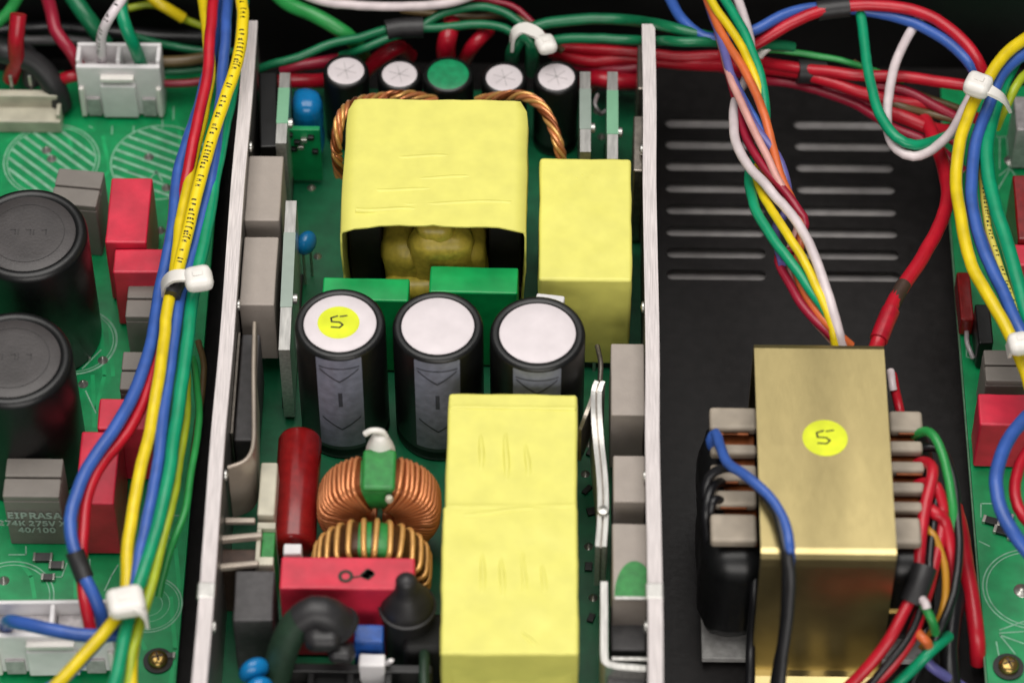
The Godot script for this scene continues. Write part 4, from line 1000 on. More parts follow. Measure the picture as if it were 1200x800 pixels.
func transformer() -> void:
	var top := V(81.2,57,54.3)
	var o := V(top.x, 0, top.z); var w := 34.2; var d := 68.6
	var t := thing("mains_transformer", "gold-shrouded mains transformer with yellow sticker beside the slots", "transformer", o)
	# U-shaped shroud: roof, two end walls with bent feet
	var s := Sheet.new(); var prof := []
	for q in [V2(d / 2 + 13, 1.6), V2(d / 2 + 2.6, 1.6), V2(d / 2 + 0.7, 2.3), V2(d / 2, 4.2), V2(d / 2, 52.0), V2(d / 2 - 0.3, 55.0), V2(d / 2 - 1.0, 56.5), V2(d / 2 - 2.4, 57.0), V2(0, 57.15), V2(-d / 2 + 2.4, 57.0), V2(-d / 2 + 0.9, 56.5), V2(-d / 2, 55), V2(-d / 2, 4.2), V2(-d / 2 - 0.7, 2.3), V2(-d / 2 - 2.6, 1.6), V2(-d / 2 - 13, 1.6)]: prof.append(q)
	for i in prof.size() - 1:
		var a: Vector2 = prof[i]; var b: Vector2 = prof[i + 1]
		var tt := (b - a).normalized(); var nn := Vector2(tt.y, -tt.x)
		if i < 8 and nn.x < 0 and absf(nn.x) > absf(nn.y): nn = -nn
		var n3 := V(0, nn.y, nn.x)
		if n3.y < -0.01: n3 = -n3
		for k in 6:
			var x0 := lerpf(-w / 2, w / 2, k / 6.0); var x1 := lerpf(-w / 2, w / 2, (k + 1) / 6.0)
			s.flat(V(x0, a.y, a.x), V(x1, a.y, a.x), V(x1, b.y, b.x), V(x0, b.y, b.x), n3)
			var ia := V(0, a.y, a.x) - n3 * 1.4; var ib := V(0, b.y, b.x) - n3 * 1.4
			s.flat(V(x0, 0, 0) + ia, V(x1, 0, 0) + ia, V(x1, 0, 0) + ib, V(x0, 0, 0) + ib, -n3)
		for sx in [-1.0, 1.0]:
			var e := V(sx * w / 2, 0, 0)
			s.flat(e + V(0, a.y, a.x), e + V(0, b.y, b.x), e + V(0, b.y, b.x) - n3 * 1.4, e + V(0, a.y, a.x) - n3 * 1.4, V(sx, 0, 0))
	part("shroud", s.done(), "gold", t)
	var lam := part("core", rbox(w - 5, 50, d - 3.2, 0.4), "ferrite", t, V(0, 2, 0))
	for k in 8: part("lamination", rbox(0.5, 49, d - 3.4, 0.1), "grey_dark", lam, V(-w / 2 + 3.6 + k * 3.8, 0.6, 0))
	sticker(t, V(0.4, 57.13, -2.6), 5.9, 2, 0.98)
	# winding bulging out of both sides, on a pale bobbin
	for sx in [-1.0, 1.0]:
		part("winding", rbox(18, 37, 50, 7.5, 8, 0.8, 61), "sleeve", t, V(sx * (w / 2 + 5.0), 5, 3))
		part("bobbin_flange", rbox(13.6, 2.2, 50, 0.5), "paper", t, V(sx * (w / 2 + 6.0), 2.2, 6))
		part("bobbin_flange", rbox(8.5, 1.4, 40, 0.4), "copper_dark", t, V(sx * (w / 2 + 4.0), 42.0, 1.5))
	var tabs := [[V(58.7,47,37.8), Vector2(12.5,8.4)], [V(58.6,47,47.8), Vector2(12.2,4.4)], [V(58.4,47,55.2), Vector2(12.2,6)], [V(58.2,47,63.4), Vector2(12.1,6)], [V(58,47,72.9), Vector2(12,9.9)], [V(104.1,47,38), Vector2(8.9,7.8)], [V(103.7,47,46.2), Vector2(8.9,4.7)], [V(103.6,47,52.7), Vector2(9.3,4.4)], [V(103.4,47,59.3), Vector2(9,4.4)], [V(102.8,47,65.4), Vector2(8.6,4.1)], [V(102.1,47,73.1), Vector2(8.1,9.4)]]
	for q in tabs:
		part("terminal_tab", rbox(q[1].x, 3.2, q[1].y - 1.1, 1.0, 2, 0.1, 3), "tab", t, q[0] - o - V(0, 3.2, 0))
	for q in [V(56.6,45,42.2), V(59.3,45,42.2), V(56.2,45,57.7), V(58.2,45,65.8), V(105.4,45,41.3), V(104.2,45,54.5)]:
		part("enamel_lead", rbox(7, 0.9, 0.9, 0.3), "copper_dark", t, q - o)
	for sx in [-1.0, 1.0]:
		var sc := part("screw", lathe([V2(3.2, 0), V2(3.2, 1.2), V2(2.4, 2.2), V2(0, 2.4)], 20), "black", t, V(sx * 5 + 1, 1.7, d / 2 + 8))
		sc.name = numbered("foot_screw")
	part("terminal_pin", rbox(5, 1.0, 1.4, 0.2), "brass", t, V(99.4,30,87.4) - o)

# ---------------------------------------------------------------- wires; every one runs on past the frame or into its part
func cables_back() -> void:
	var gd := "green wires crossing behind the supply"
	var b := wire("green_wire", [V(-79.2,30,-96.8),V(-70.9,34,-97.6),V(-62.9,36,-98.8),V(-54.4,38,-101.5),V(-45.8,38,-104.2),V(-37.3,38,-108.1),V(-31.2,38,-108.5),V(-21.3,38,-108.9),V(-11.4,38,-110.4),V(-3.5,38,-108.5),V(1.5,36,-105.7)], 1.35, "w_green_dark", "dark green wire rising from the left plate to the black sheath at the back", gd)
	sleeve_on(b, [V(-38,38.4,-107),V(-33.6,38.4,-108.1),V(-27.2,38.4,-108.5)], 3.1, "shrink")
	wire("green_wire", [V(-51.1,30,-104.5),V(-44.6,35,-102.7),V(-36.8,37,-105.3),V(-28.7,38,-108.5),V(-21.3,40,-112.5),V(-11.5,40,-115.7),V(-4,40,-113.4),V(1.5,38,-109.9)], 1.3, "w_green_dark", "green wire looping high behind the green-topped capacitor", gd)
	wire("green_wire", [V(-76.7,40,-127.4),V(-67.4,40,-116.6),V(-59,40,-112),V(-53,38,-109.2),V(-48.1,34,-107.6),V(-44.2,20,-110.7)], 2.3, "w_leaf", "thick pale green wire slanting down at the back left", gd)
	wire("green_wire", [V(-0.3,36,-108.4),V(8.4,38,-111),V(20.7,38,-112.6),V(33.1,40,-110.5),V(42.4,52,-97.1),V(52,53,-93.4),V(64.2,50,-93.7),V(79.3,44,-96.8)], 1.7, "w_green_dark", "upper dark green wire passing over the right plate's far end", gd)
	wire("green_wire", [V(3.5,32,-106.1),V(12.1,36,-106.6),V(23.2,38,-105.2),V(35.5,40,-102.8),V(44.7,53,-90.6),V(56.8,52,-91.1),V(69.3,46,-95.1)], 1.5, "w_green_dark", "lower dark green wire passing over the right plate's far end", gd)
	wire("green_wire", [V(-1.5,20,-110.3),V(-0.9,36,-102.4),V(1.5,43,-101.3),V(4,43,-99.3),V(4.5,34,-101.6),V(4.5,20,-108.3)], 2.1, "w_green_dark", "dark green wire loop standing inside the nylon tie at the back", gd)
	wire("pale_wire", [V(-68.6,44,-120.3),V(-58.4,44,-113.9),V(-45.9,44,-111.4),V(-31.1,44,-111.3),V(-18.8,44,-113.1),V(-9.1,44,-118.4)], 1.4, "w_white", "pale pinkish wire bowing along the top of the frame", "white wires")
	wire("brown_wire", [V(-34.2,32,-121.2),V(-16.6,34,-116.8),V(-4.1,36,-115.8),V(3.4,36,-112.5),V(13.4,30,-107.4)], 1.1, "w_olive", "thin brown wire under the green ones at the back", "")
	wire("red_wire", [V(-26.6,38,-121.8),V(-11.6,38,-119.9),V(-1.6,38,-117.3),V(3.9,36,-113.2),V(8.4,34,-108.4)], 1.0, "w_crimson", "thin dark red wire beside the tied green loop", "red wires at the back")
	for q in [[[V(-75.9,24,-98.2),V(-67.1,26,-98.2),V(-57.4,24,-100.5),V(-51.6,18,-107.3)], 2.2, "dark red lead behind the blue dipped capacitor"], [[V(-45.3,20,-107),V(-40.1,26,-107.6),V(-34.9,28,-109.9),V(-31.7,20,-113.9)], 2.4, "dark red lead looping behind the second small capacitor"], [[V(-20.7,26,-107.2),V(-20.6,32,-106.4),V(-20,36,-107.5),V(-19,34,-114.1)], 2.8, "bright red sheathed lead standing behind the green-topped capacitor"], [[V(-15.3,24,-109.1),V(-13.4,30,-107.7),V(-10.9,33,-109),V(-8.5,32,-113.4)], 2.2, "slanted red sheathed lead right of the green-topped capacitor"], [[V(-68.7,24,-103.7),V(-63.7,26,-104),V(-55,26,-106.1),V(-44.2,22,-111.9)], 1.8, "dark red wire passing under the green wire at the back left"], [[V(21.1,18,-105),V(23.5,24,-102.3),V(28.9,24,-101),V(38.5,22,-103.6)], 2.6, "short dark red lead beside the two upright strips"]]:
		wire("red_lead", q[0], q[1], "shrink_red" if q[1] > 2.15 else "w_crimson", q[2], "red wires at the back")
	# red cables running to the right behind the plate
	for q in [[[V(8.4,26,-113),V(18.4,28,-110.3),V(30.8,30,-107.6),V(45.7,30,-105.8),V(60.5,32,-104.2),V(73.5,38,-96.2),V(84.2,40,-91.9),V(96.1,42,-88.6),V(110.7,42,-87.8),V(124.8,44,-83.6),V(134.4,44,-81.8)], 1.7, "w_red", "long red cable running straight into the tie at the right"],
		[[V(9.7,24,-112.2),V(20.9,26,-107.1),V(32.1,28,-106.8),V(48.2,28,-104.7),V(62.8,32,-100.6),V(74.8,36,-95.4),V(85.5,38,-91.1),V(98.7,38,-85.4),V(111,36,-83.4),V(122.1,34,-83.4),V(133.7,28,-84.3)], 1.8, "w_red", "red cable sagging under the straight one behind the green loop"],
		[[V(11,22,-111.3),V(23.5,24,-106.3),V(33.4,26,-104.6),V(48.3,27,-107.9),V(65.4,30,-99.4),V(79.9,32,-93.8),V(93.2,32,-89.4),V(106.5,32,-84.3),V(116,32,-80.6),V(125.9,28,-76.1)], 1.6, "w_crimson", "lowest dark red cable dipping toward the white loop"],
		[[V(12.2,22,-115.4),V(23.5,24,-111),V(38.5,24,-108.5),V(55.7,28,-105.8),V(70.1,32,-95.7),V(82.2,33,-92.3),V(96.8,32,-86.8),V(108.5,32,-77.2),V(119.4,30,-72.6),V(128.2,24,-68.3)], 1.4, "w_crimson", "thin dark red cable twisting among the red ones behind the plate"],
		[[V(101.3,38,-88.1),V(110.9,38,-86.2),V(119.4,36,-82.3),V(125.5,34,-79.6)], 1.5, "w_crimson", "short dark red wire under the white loop's right side"],
		[[V(103.8,34,-82.5),V(112.1,34,-78.7),V(120.7,32,-76.7),V(128.6,28,-81)], 2.1, "w_red", "bright red wire emerging below the green loop"]]:
		wire("red_cable", q[0], q[1], q[2], q[3], "red cables running behind the ventilation slots")
	var bt := thing("tape_wrap", "black tape band round the red cables behind the slots", "tape", V(84.6,38,-93.1), "")
	part("band", tube(smooth_path([V(-4, 0.6, 0.4), V(0, 0, 0), V(4, -0.6, -0.2)]), 3.6, 18), "shrink", bt)
	wire("green_wire", [V(67,44,-95.3),V(74.4,44,-96),V(86.7,42,-95.4),V(98.9,40,-93.4),V(111.4,36,-91.3)], 1.0, "w_leaf", "thin green wire above the tape band behind the slots", gd)
	wire("brown_wire", [V(96.8,38,-96.6),V(108.6,38,-88.2),V(118.3,36,-84.8),V(126.9,34,-82.8)], 1.1, "w_olive", "upper thin brown wire among the red cables below the green loop", "brown wires")
	wire("brown_wire", [V(101.3,36,-85.9),V(109.7,36,-82.1),V(118.3,34,-80.8),V(125.5,34,-78.9)], 1.2, "w_olive", "lower thin brown wire among the red cables below the green loop", "brown wires")
	# arch of red and blue from the tape to the right harness
	wire("blue_wire", [V(37.9,50,-129.6),V(44,52,-107.5),V(47.7,53,-97.9),V(53.4,53,-92.4),V(60.4,53,-92.2),V(68.4,54,-94.6),V(75,55,-98.7),V(83.6,55,-102.2),V(92.3,54,-103.6),V(105.6,53,-102),V(115.1,53,-97.2),V(122.4,53,-90.7),V(128.4,52,-83.6),V(131.7,46,-81.3)], 1.6, "w_blue", "blue wire dipping from the top edge and arching beside the red one", "wires of the top arch")
	wire("red_wire", [V(61.9,46,-91.4),V(70.3,50,-94.1),V(78.7,54,-97.4),V(86.4,55.5,-100.4),V(95.7,56,-102.1),V(107.8,56,-101.9),V(117.3,56,-98.4),V(125.4,55,-91.2),V(130.8,52,-83.6),V(133.4,44,-81.5)], 1.75, "w_red", "bright red wire arching over the top right of the frame", "wires of the top arch")
	var tp := thing("tape_wrap", "black tape band at the crown of the red and blue arch", "tape", V(90.2,55,-101.9), "")
	part("band", tube(smooth_path([V(-4.6, -0.4, 0.6), V(0, 0, 0), V(4.4, 0.2, -0.5)]), 2.9, 18), "shrink", tp)
	wire("green_wire", [V(97.2,52,-106.9),V(97.8,53,-101.9),V(98.8,52,-88.4),V(100.1,52,-75.4),V(102.4,52,-63.3),V(105.8,52,-56.4),V(111.1,50,-55.1),V(117.2,46,-59.9),V(126.8,40,-70.4)], 1.5, "w_green", "bright green wire hanging in a loop below the arch", "")
	wire("white_wire", [V(116.2,50,-104.3),V(114,51,-100),V(109.8,50,-92.3),V(106.4,49,-81.4),V(104.7,48,-71),V(104.3,48,-61.5),V(106.5,48,-55.2),V(110.7,48,-52.7),V(116.2,47,-55.9),V(121.4,46,-61.9),V(125.5,44,-70.7),V(129.7,42,-81.6)], 1.4, "w_white", "white wire hanging in a loop in front of the green one", "white wires")
	# thick red lead down to the transformer
	var rl := wire("red_cable", [V(113.9,32,-87.1),V(118.4,34,-74),V(120.4,38,-57.7),V(120.1,42,-41.8),V(116.7,45,-29.1),V(111.6,48,-17.5),V(106.2,50,-6.3),V(103,51,0.5),V(100.7,52,6.6),V(98.6,52,12.4),V(96.8,50,16.6),V(95.5,42,19.6)], 2.0, "w_red", "thick red lead curving down to the gold transformer's back corner", "")
	sleeve_on(rl, [V(105.6,50.2,-5.2),V(104.3,50.5,-2.6),V(101.9,51.3,3.1)], 2.05, "wood_brown", "bare_joint")
	sleeve_on(rl, [V(101.3,52,5.4),V(99.7,52,9.5),V(97.7,51.5,14.9)], 2.5, "shrink_red")
	# rainbow bundle
	var gr := "strands of the rainbow bundle between the slots and the gold transformer"
	for q in [[[V(50.7,62,-111.4),V(54.8,62,-98.2),V(60.6,62,-86.4),V(65.5,62,-73.6),V(68,60,-65.2),V(69.8,57,-57.8),V(69.1,53,-50.3),V(66,54,-41.7),V(67.4,58,-30.9),V(70.2,60,-22.6),V(74.9,61,-11.6),V(78.8,60,-3.7),V(82.2,58,5.8),V(85.1,54,13.3),V(87.6,46,19.9)], 1.25, "w_yellow", "yellow strand of the rainbow bundle"],
		[[V(51.5,60,-110),V(55.6,60,-94.8),V(59.1,61,-83.4),V(62.7,62,-74.8),V(65.8,62,-65.9),V(68.1,62,-57.1),V(70.5,60,-47.4),V(73,59,-35.9),V(76,58,-27.4),V(78.3,56,-21.2),V(77.7,54,-14.5),V(76.5,54,-5.6),V(79.8,54,4.7),V(85.1,54,13),V(90.5,50,15.8)], 1.25, "w_orange", "orange strand of the rainbow bundle"],
		[[V(50.9,58,-111.9),V(54.8,58,-99.3),V(57.5,60,-85.3),V(59.4,61,-73.8),V(62,61,-64.2),V(65.9,61,-52.3),V(69.6,60,-46.4),V(72.8,58,-40.8),V(74.5,56,-33.9),V(74.5,54,-28),V(71.4,54,-20.4),V(72.8,55,-7.7)], 1.25, "w_violet", "violet strand of the rainbow bundle"],
		[[V(55.6,61,-109.1),V(59,61,-99.2),V(64,61,-87.4),V(67,61,-75.8),V(68.7,60,-66.5),V(69.3,58,-58.5),V(68.1,54,-51),V(65,54,-41),V(65.4,58,-26),V(68.7,59,-16.2),V(74.1,59,-6.2),V(80.1,57,3.3),V(84.9,55,10.9),V(88.7,48,18.6)], 1.44, "w_green", "green strand of the rainbow bundle"],
		[[V(60.6,58,-112),V(63.1,58,-102.1),V(65.2,58,-90.9),V(66,57,-82.7),V(64.5,55,-74.8),V(61.6,56,-67.4),V(60.3,58,-57.4),V(61.1,60,-46.3),V(64.1,61,-36.8),V(69.4,62,-28.1),V(74.2,62,-21),V(78.5,62,-11.5),V(81.4,61,-2.9),V(83.5,59,4.2),V(85.9,56,11.7),V(88.7,48,18.6)], 1.38, "w_white", "white strand of the rainbow bundle"],
		[[V(52.7,57,-112.9),V(56.6,57,-93),V(58.2,59,-80.7),V(59.8,61,-69.9),V(62.3,62,-59.5),V(65.3,62,-50.2),V(68.9,61,-41.8),V(71.5,60,-34.7),V(75.1,58,-27.4),V(77.4,55,-22.1),V(74.8,52,-13.1),V(75.5,52,-1.3),V(79.8,52,8),V(86.4,50,15.6)], 1.12, "w_pink", "pink strand of the rainbow bundle"],
		[[V(53.8,55,-114.8),V(57.2,55,-91.6),V(60.1,56,-72.9),V(62.1,57,-60.8),V(64.1,58,-48.7),V(68.4,59,-38),V(73.3,59,-30.7),V(77.3,58,-24.4),V(79.2,56,-21.2),V(75.9,53,-14.7),V(71.7,53,-12.2),V(74.3,54,-2),V(78.5,54,6.7),V(85.2,52,14.3),V(90,46,17)], 1.25, "w_crimson", "deep red strand of the rainbow bundle"],
		[[V(57.8,54,-86),V(61.5,55,-69),V(63.5,56,-58),V(66,57,-46.5),V(70.8,57,-35.5),V(75.7,57,-27.6),V(78.9,55,-23.3)], 1.00, "w_red", "thin bright red strand of the rainbow bundle"],
		[[V(54.1,56,-110.5),V(57.9,58,-84.9),V(60.3,60,-72.1),V(63.9,60,-62),V(67.4,60,-53.5),V(70.8,59,-46.1),V(72.8,57,-40.4)], 1.00, "w_blue", "thin blue strand of the rainbow bundle"]]:
		wire("rainbow_strand", q[0], q[1], q[2], q[3], gr)
	tie(V(8.4,46,-95.3), V(6, 4, 6.4), 20, [V(8.4,46,-95.3),V(6,47,-98.3),V(2,46,-101.5),V(-0.9,44,-101),V(-1.6,38,-101.2)], "white nylon tie round the green loop behind the small capacitors")
	wire("tie_end", [V(69.4,44,-93.3),V(71,46,-94.2),V(73.2,47,-95.6)], 1.2, "nylon", "white tie end poking out behind the rainbow bundle", "", "cable tie")
	# top left corner
	wire("red_wire", [V(-141.4,36,-130.3),V(-136.7,36,-118.4),V(-134.2,34,-110.1),V(-129.6,30,-104.8),V(-126.2,22,-102.7)], 2.0, "w_crimson", "dark red wire coming down behind the white plug", "red wires at the back")
	wire("red_wire", [V(-136.7,18,-103.5),V(-131.6,22,-101.9),V(-127.5,22,-103.3),V(-123.4,16,-107.5)], 1.8, "shrink_red", "short red lead between the cream header and the white plug", "red wires at the back")
	wire("green_wire", [V(-133.3,36,-127),V(-128.5,34,-119.4),V(-124.6,30,-115.7),V(-121.5,24,-113.8)], 2.6, "w_green_dark", "thick dark green wire slanting behind the white plug", gd)
	wire("white_wire", [V(-110.1,50,-117.4),V(-114.1,50,-106.5),V(-116.9,48,-102.3),V(-119.5,42,-101.2),V(-120.5,34,-101.2),V(-121.4,24,-104.3)], 1.5, "white_printed", "white wire with black print entering the white plug", "white wires")
	wire("green_wire", [V(-113.7,46,-115.7),V(-114,48,-106.4),V(-112.6,46,-101.6),V(-110.8,40,-99.8),V(-109.8,30,-102.3),V(-109.8,24,-103.1)], 1.9, "w_green", "bright green wire entering the white plug", gd)
	wire("green_wire", [V(-155.4,34,-108.1),V(-150.5,34,-114.3),V(-148,34,-119.1),V(-145.7,34,-126.7)], 1.8, "w_leaf", "pale green wire crossing the top left corner", gd)
	wire("yellow_wire", [V(-111,34,-129.2),V(-106.3,34,-122.4),V(-102.8,32,-120.9),V(-98.3,28,-120.6)], 1.7, "w_yellow", "short yellow wire at the top edge near the harness", "yellow wires of the harness")
	wire("yellow_wire", [V(-115.3,26,-126.4),V(-107.8,26,-127.9),V(-98.6,26,-122.5),V(-90.8,26,-118.5)], 1.1, "w_lime", "thin olive yellow wire behind the harness at the top", "yellow wires of the harness")
	wire("brown_wire", [V(-105.2,24,-107.2),V(-97.7,24,-107.7),V(-90.3,24,-109.5)], 1.7, "w_olive", "thick brown wire behind the left harness", "brown wires")
	wire("green_wire", [V(-115.1,22,-119.8),V(-104.7,22,-115.8),V(-91.9,22,-113.3),V(-79.4,22,-113.5)], 1.2, "w_green_dark", "thin green wire behind the left harness", gd)
	wire("green_wire", [V(-106.7,20,-106.8),V(-97.9,20,-106.9),V(-89.2,20,-108.4)], 1.2, "w_green_dark", "low green wire behind the left harness near the white plug", gd)
	wire("black_wire", [V(-158.8,18,-123.6),V(-138.7,18,-125.3),V(-118.2,18,-123.5),V(-90.3,18,-122.5)], 2.4, "w_black", "black cable along the back behind the white plug", "black wires")
	wire("red_wire", [V(-109.2,18,-104.5),V(-99.1,18,-104),V(-89.2,18,-105.5)], 1.2, "w_crimson", "low red wire behind the left harness near the white plug", "red wires at the back")

func harness_left() -> void:
	var g := "wires of the left harness"
	wire("yellow_wire", [V(-93.5,50,-121),V(-89.9,52,-105.6),V(-87.6,53,-89.8),V(-86,52,-76.1),V(-87.2,51,-64.1),V(-88.7,50,-49.2),V(-90.5,50,-30.6),V(-91.1,51,-14.6),V(-91.1,52,-1.9),V(-92.2,52,11.2),V(-92.6,52,29.9),V(-93.6,51,47.3),V(-96,50,64.4),V(-97.2,48,81.8),V(-96.8,46,97.5),V(-100,46,105.3),V(-105.4,46,113),V(-112.9,46,124),V(-118.5,46,132)], 1.65, "w_yellow", "plain yellow wire of the left harness, bending left below the lower tie", g)
	wire("red_wire", [V(-86.4,54,-117.2),V(-86.6,55,-102.8),V(-86.4,55,-88),V(-86.9,54,-72.6),V(-88.6,53,-57.6),V(-89.8,51,-45.2),V(-91,48,-32.3),V(-91.7,47,-14.9),V(-93,47,-1.5),V(-94.1,47,14.6),V(-95.2,48,29.7),V(-99.5,48,43.8),V(-106.1,48,56.3),V(-109.1,47,66.5),V(-109.3,45,75.9),V(-109.2,42,83.1),V(-108.1,40,92.3),V(-106.3,34,100)], 1.6, "w_red", "red wire of the left harness curving beside the blue one", g)
	var bl := wire("blue_wire", [V(-85.9,48,-123),V(-86.1,48,-96.1),V(-88,48,-73.2),V(-91,48,-57.2),V(-92.9,48,-43.1),V(-93.3,48,-26.2),V(-93.9,48,-14.1),V(-95.1,48,0.8),V(-95.7,49,16.2),V(-98.1,50,31.3),V(-103.1,51,46.1),V(-109,51,59.9),V(-112.1,50,71.7),V(-111.8,48,79.3),V(-109.6,45,85.2),V(-106.3,42,91),V(-104,38,94.8),V(-103.2,32,97.3)], 1.75, "w_blue", "blue wire bowing left over the red capacitors", g)
	sleeve_on(bl, [V(-110.7,47,82.9),V(-109.6,45,85.2),V(-108,43,88.5)], 2.5, "shrink")
	wire("printed_wire", [V(-80.7,58,-113.5),V(-78.2,58,-100.1),V(-77.3,58,-91.9),V(-77.9,58,-78.8),V(-80.3,57,-65.9),V(-83.1,56,-52.8),V(-85.5,55,-38.7),V(-87.3,54,-25.8),V(-88.9,53,-14.5),V(-90.1,52,-4.9)], 1.75, "yellow_printed", "yellow wire with black printing along the left plate", g)
	wire("blue_wire", [V(-83.4,52,-119.2),V(-82.7,53,-101.4),V(-82.6,53,-88.2),V(-82.8,52,-74.5),V(-82.5,52,-58.5),V(-83.3,51,-40.6),V(-85.2,50,-25.2),V(-87.1,50,-11.9),V(-89,50,0.8),V(-89.7,50,16.9),V(-90.4,50,31.1),V(-91,50,50.7),V(-91.9,49,69.1),V(-93.9,48,84.4),V(-95.5,46,97.4),V(-102.4,40,103.9),V(-110.9,34,111.7),V(-119.6,30,115.6)], 1.6, "w_blue", "straighter blue wire between the yellow and green ones", g)
	wire("green_wire", [V(-79.5,48,-119.7),V(-78.9,48,-89.6),V(-79.7,49,-72.4),V(-81.2,50,-58.7),V(-82.5,50,-41.5),V(-83.3,50,-25.2),V(-84.6,50,-10.2),V(-85.7,50,2.3),V(-86.3,50,16.8),V(-86.9,50,36.7),V(-87.7,50,56.2),V(-89.6,49,74.4),V(-92.1,48,88.3),V(-94.5,46,98.7),V(-96.3,46,109.1),V(-97.4,46,121.7),V(-98.5,46,134.2)], 1.75, "w_green", "teal green wire of the left harness nearest the plate", g)
	wire("lime_wire", [V(-88,38,13.3),V(-86.3,42,25),V(-85.3,45,38.6),V(-85.8,46,50.5),V(-86.5,47,64.9),V(-88.4,47,79.9),V(-90.1,47,92.8),V(-91.9,46,101.3),V(-93.6,45,110.9),V(-94,44,122.9),V(-94.1,44,132.9)], 1.25, "w_lime", "thin lime wire joining the left harness below the upper tie", g)
	wire("green_wire", [V(-86.9,30,7.1),V(-84.1,36,21.8),V(-82.8,40,34.8),V(-82.7,42,50.2),V(-84.1,43,67.4),V(-87.1,40,76.1),V(-90.5,30,85.3)], 1.0, "w_leaf", "thin leaf green wire bowing out toward the left plate", g)
	wire("black_wire", [V(-87.6,14,-11.3),V(-85.4,16,-0.8),V(-85.3,16,14),V(-86.8,14,35.6)], 0.9, "w_olive", "thin brown wire in the gap beside the left plate", "")
	wire("blue_wire", [V(-96.2,38,101.7),V(-104.6,40,103.7),V(-115.5,40,102.3),V(-123.6,38,99.3),V(-127.6,34,95.9),V(-130.1,24,91.1)], 1.8, "w_blue", "dark blue wire lying across the bottom left connector", g)
	wire("yellow_wire", [V(-92.8,42,90.8),V(-93.1,44,102.6),V(-93.6,44,112.8),V(-93.2,44,127.9)], 1.5, "w_yellow", "short yellow wire beside the green one below the lower tie", g)
	tie(V(-83.8,58,1.7), V(7.6, 4.6, 7.6), 12, [V(-83.8,58,1.7),V(-87.6,58.5,1.2),V(-91.2,57,0.6),V(-93.7,52,-0.4),V(-94.4,46,-0.8)], "white cable tie round the left harness beside the flat red capacitor")
	tie(V(-95.6,53,102.2), V(9.6, 5.0, 8.4), 14, [V(-95.6,53,102.2),V(-92.6,54,104.1),V(-90.7,52,104.8),V(-90.5,47,104.5)], "white cable tie round the left harness above the board's screw")
	var bt := thing("tape_wrap", "dark band under the left harness's upper tie", "tape", V(-90.3,53,0.9), "")  # plain dark band just below the tie
	part("band", tube(smooth_path([V(-0.6, 0, 3), V(0, 0, 0), V(1, 0, -3)]), 2.2, 16), "shrink", bt)

func harness_right() -> void:
	var g := "wires of the right harness"
	wire("yellow_wire", [V(153.6,56,-99.2),V(144.6,56,-90.9),V(137.1,56,-83.3),V(131.7,56,-74.2),V(127.7,55,-66.1),V(123.6,54,-53.3),V(121.4,53,-38.7),V(121.9,53,-23.4),V(124,53,-10),V(127.8,53,1.7),V(132.2,52,11.9),V(135.8,50,22.3),V(138.4,48,34.9)], 1.75, "w_yellow", "thick yellow wire outermost in the right harness", g)
	wire("blue_wire", [V(153.5,53,-93.1),V(143.9,53,-87.1),V(138.4,53,-81.5),V(134.9,53,-75),V(131.5,52,-66.2),V(127.4,51,-52.9),V(125.5,51,-37.3),V(126.5,51,-23.6),V(129.2,51,-11.7),V(132.3,51,-0.5),V(135.2,51,10.2),V(139.5,48,20.8)], 1.75, "w_blue", "blue wire beside the yellow in the right harness", g)
	wire("printed_wire", [V(131,44,-66.9),V(129.7,46,-51),V(130,47,-31.6),V(132.4,48,-13.6),V(135.4,49,3.1),V(139.7,48,17.9)], 1.1, "pale_printed", "thin pale printed wire between the blue and green in the right harness", g)
	wire("green_wire", [V(141.7,48,-89.4),V(137.3,50,-77.7),V(133.7,50,-66.5),V(131,50,-52.2),V(131.6,50,-36.7),V(133.9,50,-21.6),V(136.3,50,-6.7),V(138.7,49,8.6),V(142.1,46,19.2)], 2.0, "w_green", "thick teal green wire of the right harness", g)
	wire("yellow_wire", [V(153.4,50,-87),V(144.6,50,-82.4),V(140.6,50,-76.5),V(138.4,46,-73.3),V(136.3,38,-72.3)], 1.3, "w_lime", "thin lime yellow wire above the right harness tie", g)
	wire("violet_wire", [V(127.6,46,-55.6),V(127.1,48,-35.3),V(128.7,49,-19.3),V(133.1,49,-3),V(137.9,48,12.2)], 1.1, "w_violet", "thin violet wire under the blue in the right harness", g)
	wire("blue_wire", [V(142.3,40,26),V(135,44,35.9),V(130.3,46,44.7),V(126.9,47,54.3),V(126.6,46,62.8),V(129.4,44,70),V(134.3,40,75.2),V(138.7,36,78.2)], 1.9, "w_blue", "blue wire looping out beside the bright red capacitor", g)
	wire("red_wire", [V(142.2,36,32.9),V(136,40,43),V(132.7,41,51),V(131.9,41,58.1),V(133.9,40,63.4),V(138.5,36,66.2)], 1.6, "w_red", "red wire looping inside the blue one at the picture's edge", g)
	tie(V(128.4,62,-67.1), V(7.6, 5, 7.4), -24, [V(128.4,62,-67.1),V(132,62,-64.6),V(135.3,60,-63.9),V(137.7,54,-65.8)], "white cable tie round the right harness below the arch")
	tie(V(134.1,58,20.6), V(6.5, 4.6, 6.5), 10, [V(134.1,58,20.6),V(132,57,20.4),V(131.7,52,18.8)], "white cable tie at the picture's edge above the grey grooved capacitor")
	var h := V(0, 0, 0)

